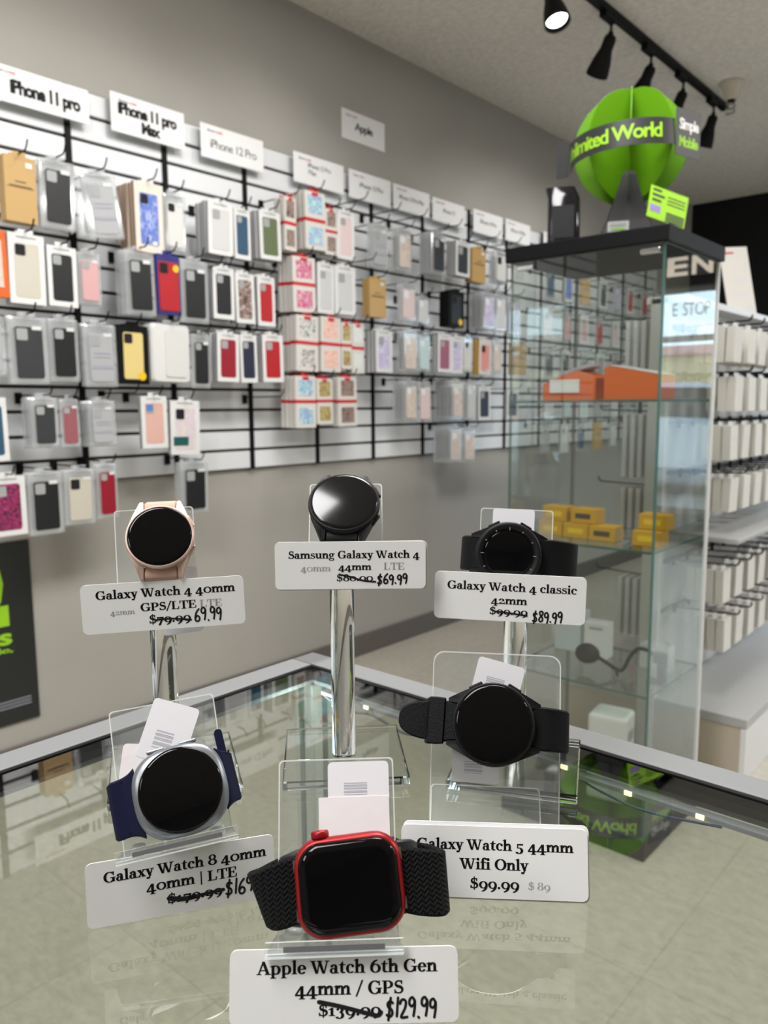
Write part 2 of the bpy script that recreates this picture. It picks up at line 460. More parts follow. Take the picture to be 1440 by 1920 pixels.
def _S(sx, sy):
    pts = []; ws = []
    for i in range(13):
        a = rad(25 + (265 - 25) * i / 12); pts.append((0.27 + 0.17 * cos(a), 0.525 + 0.15 * sin(a)))
    for i in range(1, 14):
        a = rad(85 - (85 + 155) * i / 13); pts.append((0.26 + 0.20 * cos(a), 0.195 + 0.17 * sin(a)))
    for i in range(len(pts)):
        t = i / (len(pts) - 1); ws.append(0.055 + 0.085 * math.exp(-((t - 0.5) / 0.2) ** 2))
    o = _spine(pts, ws) + [_R(0.40, 0.50, 0.445, 0.69), _R(0.035, 0.01, 0.08, 0.21)]
    return [[(x * sx, y * sy) for x, y in p] for p in o]
GL = {
 'O': (.78, _A(.39, .35, .37, .365, 0, 360, .15, .045, 28)),
 'G': (.78, _A(.38, .35, .36, .365, 45, 320, .15, .045, 22) + [_R(.555, .03, .69, .31), _R(.44, .28, .76, .32), _R(.60, .46, .645, .70)]),
 'W': (1.02, [[(.01, .68), (.155, .68), (.36, 0), (.25, 0)], [(.44, .68), (.49, .68), (.36, 0), (.31, 0)], [(.38, .68), (.525, .68), (.74, 0), (.63, 0)], [(.86, .68), (.91, .68), (.74, 0), (.69, 0)],
              _R(-.05, .66, .24, .70), _R(.32, .66, .60, .70), _R(.77, .66, 1.0, .70)]),
 'S': (.53, _S(1, 1)),
 'A': (.74, [[(.05, 0), (.105, 0), (.37, .71), (.31, .71)], [(.27, .71), (.41, .71), (.68, 0), (.53, 0)], _R(.17, .21, .52, .255), _R(-.02, 0, .22, .04), _R(.44, 0, .76, .04)]),
 'P': (.64, [_R(.09, 0, .23, .7), _R(.01, 0, .34, .04), _R(.01, .66, .3, .7), _R(.2, .66, .31, .70), _R(.2, .29, .31, .332)] + _A(.31, .495, .28, .205, -90, 90, .14, .042)),
 'L': (.62, [_R(.09, 0, .23, .7), _R(.01, .66, .34, .7), _R(.01, 0, .56, .045), [(.50, 0), (.56, 0), (.59, .23), (.55, .23)]]),
 'T': (.67, [_R(.265, 0, .405, .70), _R(.17, 0, .50, .04), _R(.03, .655, .64, .70), [(.02, .47), (.06, .47), (.09, .70), (.03, .70)], [(.61, .47), (.65, .47), (.64, .70), (.58, .70)]]),
 'E': (.65, [_R(.09, 0, .23, .7), _R(.01, .66, .56, .7), _R(.51, .49, .56, .70), _R(.2, .335, .43, .38), _R(.40, .25, .44, .46), _R(.01, 0, .58, .04), [(.53, 0), (.58, 0), (.61, .22), (.565, .22)]]),
 'a': (.52, _A(.21, .14, .19, .155, 0, 360, .12, .04, 18) + [_R(.29, .04, .415, .34), _R(.33, 0, .50, .05)] + _A(.25, .335, .165, .16, 0, 150, .125, .05) + _D(.12, .385, .06)),
 'l': (.30, [_R(.08, 0, .21, .76), _R(.01, 0, .28, .04), [(.0, .70), (.21, .76), (.21, .71), (.0, .675)]]),
 'x': (.53, [[(.03, .47), (.19, .47), (.49, .02), (.33, .02)], [(.40, .47), (.45, .47), (.11, .02), (.06, .02)], _R(-.01, .45, .24, .49), _R(.32, .45, .52, .49), _R(0, 0, .2, .04), _R(.28, 0, .54, .04)]),
 'y': (.52, [[(.03, .47), (.18, .47), (.34, .0), (.22, -.02)], [(.40, .47), (.45, .47), (.23, -.14), (.17, -.14)], _R(-.02, .45, .23, .49), _R(.31, .45, .52, .49)] + _D(.11, -.15, .062) + [_R(.10, -.21, .2, -.165), [(.2, -.21), (.2, -.16), (.25, -.09), (.27, -.1)]]),
 't': (.38, [_R(.09, .08, .22, .48), [(.09, .47), (.22, .47), (.22, .64), (.19, .64)], _R(.01, .445, .35, .49)] + _A(.24, .14, .15, .145, 180, 320, .125, .05)),
 'c': (.48, _A(.26, .245, .24, .255, 45, 315, .135, .045, 18) + _D(.39, .375, .065)),
 'h': (.60, [_R(.07, 0, .20, .76), _R(.0, 0, .27, .04), [(-.01, .70), (.2, .76), (.2, .71), (-.01, .675)], _R(.385, 0, .515, .32), _R(.32, 0, .59, .04)] + _A(.34, .31, .175, .185, 0, 170, .13, .07)),
 'n': (.60, [_R(.07, 0, .20, .49), _R(.0, 0, .27, .04), [(-.01, .43), (.2, .49), (.2, .44), (-.01, .405)], _R(.385, 0, .515, .32), _R(.32, 0, .59, .04)] + _A(.34, .31, .175, .185, 0, 170, .13, .07)),
 'm': (.91, [_R(.07, 0, .20, .49), _R(.0, 0, .27, .04), [(-.01, .43), (.2, .49), (.2, .44), (-.01, .405)], _R(.385, 0, .515, .32), _R(.33, 0, .575, .04), _R(.70, 0, .83, .32), _R(.635, 0, .90, .04)]
       + _A(.34, .31, .175, .185, 0, 170, .13, .07) + _A(.655, .31, .175, .185, 0, 170, .13, .07)),
 's': (.44, _S(.80, .70)),
 'u': (.60, [_R(.07, .16, .20, .49), _R(.0, .45, .20, .49), _R(.385, .03, .515, .49), _R(.31, .45, .515, .49), _R(.43, 0, .59, .04)] + _A(.245, .18, .175, .185, 180, 330, .13, .07)),
 'g': (.53, _A(.22, .325, .19, .17, 0, 360, .115, .04, 20) + _A(.24, -.085, .23, .13, 0, 360, .07, .05, 22) + [_R(.36, .43, .52, .48), [(.06, .10), (.12, .17), (.18, .16), (.14, .05)], [(.12, .0), (.14, .07), (.40, .04), (.40, -.03)]]),
 'i': (.30, [_R(.08, 0, .21, .49), _R(.01, 0, .28, .04), [(.0, .43), (.21, .49), (.21, .44), (.0, .405)]] + _D(.14, .66, .082)),
 'f': (.36, [_R(.09, 0, .22, .60), _R(.02, 0, .33, .04), _R(.01, .445, .34, .49)] + _A(.26, .59, .17, .18, 55, 180, .13, .05) + _D(.35, .69, .055)),
 'p': (.59, [_R(.07, -.21, .20, .49), _R(.0, -.21, .29, -.17), [(-.01, .43), (.2, .49), (.2, .44), (-.01, .405)]] + _A(.30, .245, .25, .255, -130, 130, .135, .045, 18)),
 'e': (.51, _A(.255, .245, .235, .255, 5, 325, .135, .045, 20) + [_R(.11, .24, .48, .285)]),
 '0': (.60, _A(.30, .245, .28, .26, 0, 360, .115, .045, 24)),
 '1': (.42, [_R(.13, 0, .26, .48), _R(.03, 0, .36, .04), [(.02, .40), (.26, .50), (.26, .44), (.02, .365)]]),
 '2': (.52, _A(.24, .335, .20, .165, -25, 165, .13, .045) + [[(.42, .27), (.31, .22), (.03, .0), (.03, .07)], _R(.03, 0, .48, .09), [(.43, .05), (.48, .05), (.49, .17), (.46, .17)]] + _D(.10, .37, .06)),
 '3': (.50, _A(.21, .345, .19, .155, -85, 155, .13, .045) + _A(.19, .03, .25, .215, -150, 88, .14, .045) + _D(.09, .38, .055) + _D(.07, -.11, .06)),
 '4': (.57, [_R(.29, -.2, .42, .49), _R(.02, -.03, .55, .045), [(.01, .03), (.08, .03), (.37, .49), (.30, .49)], _R(.22, -.2, .49, -.165)]),
 '5': (.50, [_R(.10, .40, .44, .49), _R(.09, .19, .135, .49)] + _A(.20, .03, .25, .215, -150, 112, .14, .05) + _D(.07, -.11, .06)),
 '6': (.58, _A(.285, .23, .265, .245, 0, 360, .125, .045, 24) + _A(.43, .25, .41, .46, 98, 182, .13, .055)),
 '7': (.52, [_R(.04, .385, .50, .49), [(.50, .42), (.41, .42), (.12, -.2), (.26, -.2)], _R(.035, .30, .08, .49)]),
 '8': (.57, _A(.285, .535, .215, .185, 0, 360, .10, .042, 20) + _A(.285, .19, .265, .205, 0, 360, .125, .045, 22)),
 '9': (.58, _A(.295, .255, .265, .245, 0, 360, .125, .045, 24) + _A(.15, .235, .41, .45, -82, 2, .13, .055)),
 '$': (.58, [[(x + .03, y) for x, y in p] for p in _S(1, 1)] + [_R(.275, -.1, .32, .80)]),
 '.': (.26, _D(.13, .07, .075)),
 '/': (.40, [[(.0, -.12), (.06, -.12), (.40, .76), (.34, .76)]]),
 '|': (.30, [_R(.12, -.15, .17, .76)]),
 ' ': (.26, []),
}
def put_serif(mb, text, x0, x1, base, z, mat=0, hscale=1.0):
    """text between x0 and x1 with its baseline at base"""
    wide = lambda c: 1.13 if c.isdigit() or c == '$' else 1.05
    w = sum(GL[c][0] * wide(c) for c in text); s = (x1 - x0) / w; x = x0
    for i, c in enumerate(text):
        adv, polys = GL[c]; k = wide(c)
        for j, p in enumerate(polys):
            for ex, ey in ((-.016, -.008), (.016, .008), (.016, -.008), (-.016, .008)):
                mb.add([(x + (px * k + ex) * s, base + (py + ey) * s * hscale, z + 1e-6 * (j % 5)) for px, py in p], [list(range(len(p)))], mat)
        x += adv * s * k

HW = {
 '1': ([[(.15, 1), (.05, 0)]], .28),
 '2': ([[(0, .78), (.08, .95), (.25, 1), (.38, .85), (.30, .5), (.05, .05), (.45, .05)]], .58),
 '6': ([[(.38, 1), (.16, .75), (.02, .35), (.06, .05), (.25, 0), (.40, .15), (.36, .36), (.20, .44), (.06, .28)]], .56),
 '8': ([[(.40, .88), (.24, 1), (.06, .86), (.14, .62), (.36, .36), (.34, .08), (.16, 0), (.02, .14), (.10, .38), (.34, .66), (.40, .88)]], .55),
 '9': ([[(.38, .80), (.24, 1), (.06, .90), (.03, .64), (.18, .52), (.34, .66), (.38, .84), (.37, .45), (.28, 0)]], .55),
 '$': ([[(.40, .82), (.22, .92), (.06, .78), (.12, .58), (.32, .46), (.36, .22), (.18, .08), (0, .18)], [(.27, 1.1), (.10, -.1)]], .60),
 '.': ([[(.05, .04), (.09, .0)]], .26),
}
def put_stroke(mb, pts, r, z, mat=0):
    k = len(pts)
    for i, (x, y) in enumerate(pts):
        mb.add([(x + r * cos(2 * pi * q / 10), y + r * sin(2 * pi * q / 10), z) for q in range(10)], [list(range(10))], mat)
        if i < k - 1:
            x1, y1 = pts[i + 1]; d = sqrt((x1 - x) ** 2 + (y1 - y) ** 2) or 1
            nx, ny = -(y1 - y) / d * r, (x1 - x) / d * r
            mb.add([(x + nx, y + ny, z + 1e-6), (x1 + nx, y1 + ny, z + 1e-6), (x1 - nx, y1 - ny, z + 1e-6), (x - nx, y - ny, z + 1e-6)], [(0, 1, 2, 3)], mat)
def put_hand(mb, text, x0, x1, base, top, z, pen, mat=0):
    w = sum(HW[c][1] for c in text); sx = (x1 - x0) / w; sy = top - base; x = x0
    for i, c in enumerate(text):
        for st in HW[c][0]:
            P = [(x + px * sx, base + py * sy + (0.0004 if i % 2 else -0.0003)) for px, py in st]
            Q = [tuple(v)[:2] for v in smooth_path([(a, b, 0) for a, b in P], 4)] if len(P) > 2 else P
            put_stroke(mb, Q, pen, z, mat)
        x += HW[c][1] * sx
# ------------------------------------------------------------------ the room
XW, HC = -2.465, 2.74
X1, Y0, Y1 = 3.2, -4.2, 6.6
def sbox(name, lo, hi, m):
    c = [(a + b) / 2 for a, b in zip(lo, hi)]; d = [b - a for a, b in zip(lo, hi)]
    return struct(MB().box((0, 0, 0), d).build(name, m, M=T(*c)))
fl = MB().box((0, 0, -0.05), (X1 - XW + 0.4, Y1 - Y0 + 0.4, 0.1)).build('floor', 'floor', M=T((XW + X1) / 2 - 0.033, (Y0 + Y1) / 2 - 0.05, 0)); struct(fl)
sbox('ceiling', (XW - 0.2, Y0 - 0.2, HC), (X1 + 0.2, Y1 + 0.2, HC + 0.1), 'ceiling')
sbox('wall_left', (XW - 0.12, Y0 - 0.12, 0), (XW, Y1 + 0.12, HC), 'wall')
sbox('wall_right', (X1, Y0 - 0.12, 0), (X1 + 0.12, Y1 + 0.12, HC), 'wall')
sbox('wall_back', (XW, Y0 - 0.12, 0), (X1, Y0, HC), 'wall')
# the street wall: black on the inside, a shop window to the side of it
WX0, WX1, WZ0, WZ1 = -0.55, 2.85, 0.25, 2.12
mb = MB()
for lo, hi in (((XW, Y1, 0), (WX0, Y1 + 0.14, HC)), ((WX1, Y1, 0), (X1, Y1 + 0.14, HC)), ((WX0, Y1, 0), (WX1, Y1 + 0.14, WZ0)), ((WX0, Y1, WZ1), (WX1, Y1 + 0.14, HC))):
    mb.box([(a + b) / 2 for a, b in zip(lo, hi)], [b - a for a, b in zip(lo, hi)])
struct(mb.build('wall_far', 'dark_wall'))
win = thing('window_1', 'shop window looking on the street', 'window', T((WX0 + WX1) / 2, Y1 + 0.07, WZ0)); del win['category']; del win['label']; struct(win)
mb = MB()
for x in (WX0 + 0.03, 0.62, 1.72, WX1 - 0.03): mb.box((x, Y1 + 0.07, (WZ0 + WZ1) / 2), (0.05, 0.06, WZ1 - WZ0), bev=0.004)
for z in (WZ0 + 0.025, 1.70, WZ1 - 0.025): mb.box(((WX0 + WX1) / 2, Y1 + 0.07, z), (WX1 - WX0, 0.06, 0.05), bev=0.004)
struct(mb.build('window_frame', 'alu', win, world=True))
struct(MB().box(((WX0 + WX1) / 2, Y1 + 0.07, (WZ0 + WZ1) / 2), (WX1 - WX0 - 0.05, 0.008, WZ1 - WZ0 - 0.05)).build('window_pane', 'window_glass', win, world=True))
# lettering stuck on the pane; it reads from the street, so the glass tower's reflection reads it too
mb = MB()
put_sans(mb, 'E  STOP', 0, 0, 0.31, 0.105, 0, bold=-0.002)
struct(mb.build('window_lettering', 'ink_grey', win, M=T(0.955 - (WX0 + WX1) / 2, -0.012, 1.885 - WZ0) @ Matrix.Rotation(pi, 4, 'Z') @ Matrix.Rotation(pi / 2, 4, 'X')))
MT['letter_glow'] = mat('lit_letter_face', (.9, .85, .75), .5, emit=((1.0, .85, .68), 1.6))
t = thing('channel_letter_sign', 'lit white channel letters on the black wall over the shop window', 'sign', T(0.94, Y1 - 0.03, 2.20))
for ch, dx in (('N', 0.09), ('E', -0.11)):
    vs, fs, w = sans(ch, 0.03); k = 0.17 / w
    mbx = MB(); mbx.add([(-(v.x * k - 0.085), 0.0, v.y * 0.2) for v in vs], fs, 0)
    mbx.box((0, 0.012, 0.07), (0.19, 0.012, 0.165), 1)
    mbx.build('letter', ['letter_glow', 'charcoal_card'], t, M=T(-dx, 0, 0))
struct(MB().box((0, 0, 0.05), (0.012, Y1 - Y0, 0.10), bev=0.003).build('baseboard_left', 'vinyl_base', M=T(XW + 0.006, (Y0 + Y1) / 2, 0)))

# outside, beyond the shop window
mat_asphalt = mat('asphalt', (0.16, 0.16, 0.17), 0.9, bump=(60, 0.3))
struct(MB().box((2, Y1 + 20.2, -0.06), (60, 40, 0.1)).build('street_ground', mat_asphalt))
t = thing('shop_building', 'low yellow shop building with red band across the street', 'building', T(3, 26, 0))
mb = MB().box((0, 0, 1.3), (24, 6, 2.6)); mb.build('wall', mat('yellow_stucco', (0.80, 0.62, 0.34), 0.9), t)
MB().box((0, -3.2, 0.55), (24.2, 0.5, 0.7)).build('awning', mat('red_awning', (0.45, 0.06, 0.04), 0.7), t)
MB().box((0, 0, 2.7), (24.4, 6.4, 0.25)).build('roof', mat('pink_parapet', (0.75, 0.38, 0.34), 0.8), t)
for i in range(6): MB().box((-9 + i * 3.6, -3.03, 0.8), (2.2, 0.1, 1.5)).build('shop_window', mat('dark_pane', (0.04, 0.06, 0.07), 0.1), t)
t = thing('parked_car', 'white car parked outside the shop window', 'car', T(2.2, 11.0, 0))
prof = [(-2.1, .35), (-2.1, .75), (-1.95, .85), (-1.1, .95), (-.55, 1.42), (.75, 1.45), (1.35, 1.0), (2.05, .9), (2.15, .5), (2.1, .35)]
mb = MB().loft([([(x, z) for x, z in prof], -0.85), ([(x * 1.0, z) for x, z in prof], 0.85)], smooth=False, M=Matrix.Rotation(pi / 2, 4, 'X'))
mb.build('body', mat('white_car_paint', (0.8, 0.82, 0.84), 0.2, coat=1.0), t)
wn = [(-.98, .98), (-.5, 1.36), (.7, 1.39), (1.2, 1.02)]
mb = MB().prism(wn, -0.86, 0.86, M=Matrix.Rotation(pi / 2, 4, 'X')); mb.build('side_window', 'black_gloss', t)
for x in (-1.35, 1.35):
    for y in (-0.75, 0.75):
        MB().lathe([(0, -.1), (.28, -.1), (.33, -.07), (.33, .07), (.28, .1), (0, .1)], 24, M=T(x, y, .33) @ Matrix.Rotation(pi / 2, 4, 'X')).build('wheel', 'black_matte', t)

# ------------------------------------------------------------------ the slatwall
SZ0, SZ1, SY0, SY1 = 0.92, 2.156, -1.2, 5.9
sw = thing('slatwall', 'white slatwall panel with dark grooves on the grey wall', 'slatwall', T(XW, (SY0 + SY1) / 2, SZ0))
mb = MB()
n = 16; p = (SZ1 - SZ0) / n
for i in range(n):
    mb.box((XW + 0.013, (SY0 + SY1) / 2, SZ0 + (i + 0.5) * p), (0.014, SY1 - SY0, p - 0.011), bev=0.0015, seg=1)
mb.build('slat_boards', 'slat', sw, world=True)
MB().box((XW + 0.004, (SY0 + SY1) / 2, (SZ0 + SZ1) / 2), (0.008, SY1 - SY0, SZ1 - SZ0)).build('groove_backing', 'groove', sw, world=True)
for k, y in enumerate([-0.78, -0.43, -0.08, 0.27, 0.62, 0.967, 1.314, 1.662, 2.011, 2.368, 2.725, 3.091, 3.474, 3.834, 4.214, 4.58, 4.95, 5.32, 5.69]):
    MB().box((XW + 0.017, y, (SZ0 + SZ1) / 2), (0.020, 0.020, SZ1 - SZ0), bev=0.002, seg=1).build('upright_strip', 'black', sw, world=True)

# ------------------------------------------------------------------ paper signs over the slatwall
def wall_sign(y, z, w, h, lines, label, x=XW + 0.055, red=True):
    M = Matrix(((0, 0, 1, x), (1, 0, 0, y), (0, 1, 0, z), (0, 0, 0, 1)))
    o = MB().box((0, 0, 0), (w, h, 0.0012)).build('paper_sign', 'card', M=M); tag(o, label, 'sign', 'phone model signs over the slatwall')
    mb = MB(); k = len(lines)
    for text, cx, cy, tw, th, bold in lines:
        put_sans(mb, text, cx * w / 2, cy * h / 2, tw * w, th * h, 0.0012, 0, bold=bold)
    mb.build('lettering', 'ink', o)
    mb = MB()
    put_sans(mb, 'Boost', -w * 0.42 + 0.022, h * 0.30, 0.030, 0.008, 0.0012, 0, bold=0.01)
    put_sans(mb, 'mobile', -w * 0.42 + 0.056, h * 0.30, 0.034, 0.008, 0.0012, 1, bold=0.01)
    mb.build('store_logo', ['ink_blue', 'ink_red'], o)
    if x < XW + 0.07 and x > XW + 0.02:
        mb = MB().box((0, -h / 2 - 0.001, -0.012), (w * 0.9, 0.0025, 0.024)).box((0, 0, -0.003), (w * 1.005, h * 1.005, 0.002))
        mb.box((0, -h * 0.2, -0.024), (w * 0.3, 0.02, 0.002))
        mb.build('clear_holder', 'acrylic', o)
    return o
SG = [(1.209, 2.092, 0.324, 0.100, [('iPhone 11 pro', 0.16, -0.40, 0.67, 0.36, 0.05)], 'long white sign above the kraft box, first one over the slatwall'),
      (1.586, 2.105, 0.278, 0.119, [('iPhone 11 pro', -0.02, 0.0, 0.80, 0.28, 0.05), ('Max', 0.05, -0.74, 0.26, 0.28, 0.05)], 'white sign with two bold centred text lines, second over the slatwall'),
      (1.936, 2.100, 0.286, 0.114, [('iPhone 12 Pro', 0.02, -0.34, 0.74, 0.26, -0.004)], 'white sign with one thin text line, third over the slatwall'),
      (2.375, 2.103, 0.284, 0.114, [('iPhone 12 Pro', 0.0, 0.18, 0.45, 0.16, 0.0), ('Max', -0.28, -0.28, 0.15, 0.16, 0.0)], 'white sign with two small text lines, fourth over the slatwall'),
      (2.685, 2.102, 0.272, 0.115, [('iPhone 13 Pro', 0.05, -0.1, 0.56, 0.18, 0.0)], 'white sign, fifth over the slatwall, at the sixth black upright'),
      (2.971, 2.103, 0.266, 0.109, [('iPhone 13 Pro Max', 0.0, -0.1, 0.68, 0.18, 0.0)], 'white sign, sixth over the slatwall, with the longest line of text'),
      (3.259, 2.099, 0.262, 0.106, [('iPhone 13', 0.0, -0.1, 0.36, 0.18, 0.0)], 'white sign, seventh over the slatwall, with the shortest line of text'),
      (3.606, 2.101, 0.272, 0.113, [('iPhone 14 Pro', 0.0, -0.1, 0.56, 0.18, 0.0)], 'white sign, eighth over the slatwall, just past a black upright'),
      (3.899, 2.104, 0.254, 0.111, [('iPhone 14 Plus', 0.0, -0.1, 0.58, 0.18, 0.0)], 'white sign, ninth over the slatwall, beside the glass cabinet top')]
for a in SG: wall_sign(*a)
wall_sign(4.30, 2.10, 0.25, 0.11, [('iPhone 14', 0.0, -0.1, 0.4, 0.18, 0.0)], 'white sign, tenth and last over the slatwall, partly behind the cabinet top')
o = wall_sign(2.703, 2.360, 0.279, 0.121, [('Apple', 0.0, -0.2, 0.42, 0.26, 0.02)], 'white sign taped alone high on the grey wall above the others', x=XW + 0.0025)

# poster on the wall under the slatwall
M = Matrix(((0, 0, 1, XW + 0.004), (1, 0, 0, 0.70), (0, 1, 0, 0.465), (0, 0, 0, 1)))
o = MB().box((0, 0, 0), (0.83, 0.58, 0.004)).build('wall_poster', 'poster', M=M); tag(o, 'black poster with lime green letters on the wall under the phone cases', 'poster')
mb = MB()
put_sans(mb, '0', 0.242, 0.065, 0.17, 0.20, 0.0028, bold=0.03)
put_sans(mb, 'il', 0.308, 0.030, 0.060, 0.062, 0.0028, bold=0.03)
put_sans(mb, 's', 0.322, -0.030, 0.042, 0.050, 0.0028, bold=0.03)
put_sans(mb, 'ile,', 0.316, -0.057, 0.055, 0.018, 0.0028, bold=0.01)
mb.build('lettering', 'lime_bright', o)
mb = MB()
for i in range(3): mb.box((0.15, -0.215 - i * 0.010, 0.0022), (0.48, 0.003, 0.0006))
mb.build('small_print', 'ink_grey', o)
# ------------------------------------------------------------------ phone cases on the slatwall
CC = {'kraft': (0.50, 0.32, 0.12), 'black': (0.012, 0.013, 0.015), 'silver': (0.40, 0.41, 0.43), 'blue': (0.10, 0.16, 0.50), 'white': (0.66, 0.66, 0.645),
      'pearl': (0.60, 0.60, 0.605), 'teal': (0.03, 0.085, 0.15), 'olive': (0.12, 0.155, 0.075), 'brown': (0.16, 0.10, 0.085), 'aqua': (0.52, 0.66, 0.66),
      'rose': (0.72, 0.57, 0.57), 'beige': (0.66, 0.56, 0.46), 'charcoal': (0.035, 0.038, 0.042), 'orange': (0.80, 0.15, 0.01), 'cream': (0.56, 0.525, 0.45),
      'pink': (0.62, 0.36, 0.37), 'red': (0.42, 0.012, 0.018), 'lilac': (0.52, 0.48, 0.68), 'straw': (0.70, 0.56, 0.22), 'crimson': (0.28, 0.010, 0.025),
      'navy': (0.018, 0.022, 0.045), 'grey': (0.30, 0.31, 0.30), 'coral': (0.75, 0.30, 0.26), 'gold': (0.42, 0.34, 0.12), 'plum': (0.34, 0.10, 0.17),
      'rosewood': (0.30, 0.10, 0.12), 'peach': (0.68, 0.42, 0.36), 'opal': (0.68, 0.60, 0.66), 'magenta': (0.42, 0.03, 0.16)}
CW = {k: k for k in CC}
CW.update(kraft='brown', teal='dark teal', opal='iridescent', brown='brown patterned', straw='straw yellow')
for k, c in CC.items():
    MT['case_' + k] = mat('phone_case_' + k, c, 0.42, spec=0.4)
MT['case_magenta'] = pattern('phone_case_magenta_camo', [(0.01, 0.01, 0.01), (0.42, 0.03, 0.16), (0.02, 0.01, 0.015), (0.5, 0.05, 0.2)], 45)
MT['case_opal'] = pattern('phone_case_iridescent', [(0.72, 0.68, 0.62), (0.66, 0.55, 0.66), (0.70, 0.70, 0.58)], 18)
MT['case_lilac'] = pattern('phone_case_lilac_marble', [(0.75, 0.72, 0.76), (0.45, 0.38, 0.66), (0.72, 0.70, 0.74)], 40)
MT['case_beige'] = pattern('phone_case_beige_marble', [(0.74, 0.66, 0.58), (0.60, 0.48, 0.42), (0.72, 0.66, 0.6)], 40)
MT['case_brown'] = pattern('phone_case_brown_floral', [(0.05, 0.04, 0.04), (0.20, 0.12, 0.10), (0.55, 0.45, 0.40)], 60)
MT['case_blue'] = pattern('phone_case_blue_swirl', [(0.09, 0.15, 0.48), (0.12, 0.19, 0.56), (0.40, 0.48, 0.75)], 50)
PR = {'aqua': [(0.75, 0.74, 0.7), (0.25, 0.66, 0.66), (0.30, 0.30, 0.66), (0.80, 0.79, 0.76)], 'pink': [(0.75, 0.35, 0.5), (0.5, 0.05, 0.15), (0.8, 0.62, 0.68)],
      'grey': [(0.03, 0.03, 0.03), (0.45, 0.45, 0.44), (0.76, 0.75, 0.72), (0.1, 0.1, 0.1)], 'coral': [(0.75, 0.22, 0.22), (0.82, 0.62, 0.56), (0.80, 0.40, 0.24)],
      'gold': [(0.30, 0.27, 0.10), (0.60, 0.50, 0.16), (0.14, 0.16, 0.10), (0.75, 0.30, 0.1)], 'pearl': [(0.80, 0.80, 0.78), (0.66, 0.72, 0.74), (0.8, 0.76, 0.64)],
      'brown': [(0.16, 0.10, 0.09), (0.36, 0.26, 0.22), (0.07, 0.05, 0.05)]}
for k, c in PR.items(): MT['print_' + k] = pattern('floral_print_' + k, c, 55)
MT['gold_sticker'] = mat('yellow_sticker', (0.80, 0.52, 0.01), 0.4)
MT['navy_card'] = mat('navy_card', (0.02, 0.02, 0.18), 0.4)
MT['kraft_print'] = mat('dark_brown_print', (0.06, 0.04, 0.03), 0.6)
MT['pouch'] = mat('frosted_white_pouch', (0.70, 0.70, 0.695), 0.3)
MT['red_card'] = mat('red_card', (0.58, 0.015, 0.03), 0.4)
MT['cream_card'] = mat('cream_card', (0.74, 0.66, 0.58), 0.5)
MT['cream_side'] = mat('brown_card_edge', (0.36, 0.24, 0.17), 0.6)
MT['grey_card'] = mat('grey_card_edge', (0.34, 0.35, 0.36), 0.6)

THK = {'kraft': .018, 'clear': .0105, 'box': .0155, 'floral': .015, 'pouch': .030, 'black': .016, 'blue': .016, 'cream': .016, 'yellow': .016, 'orange': .02}
def phone_case(w, h, col, t0, t1, cy=0.0, cut=None):
    """rounded phone back with its camera bump; returns (case mesh builder, cutout builder)"""
    a = MB().loft([(rrect(w, h, 0.008, 4, 0, cy), t0), (rrect(w, h, 0.008, 4, 0, cy), t1 - .001), (rrect(w - .002, h - .002, 0.007, 4, 0, cy), t1)])
    cw = w * 0.40
    b = MB().prism(rrect(cw, cw * 1.05, 0.005, 3, -w / 2 + cw * 0.62, cy + h / 2 - cw * 0.68), t1 - .0005, t1 + .0012)
    return a, b

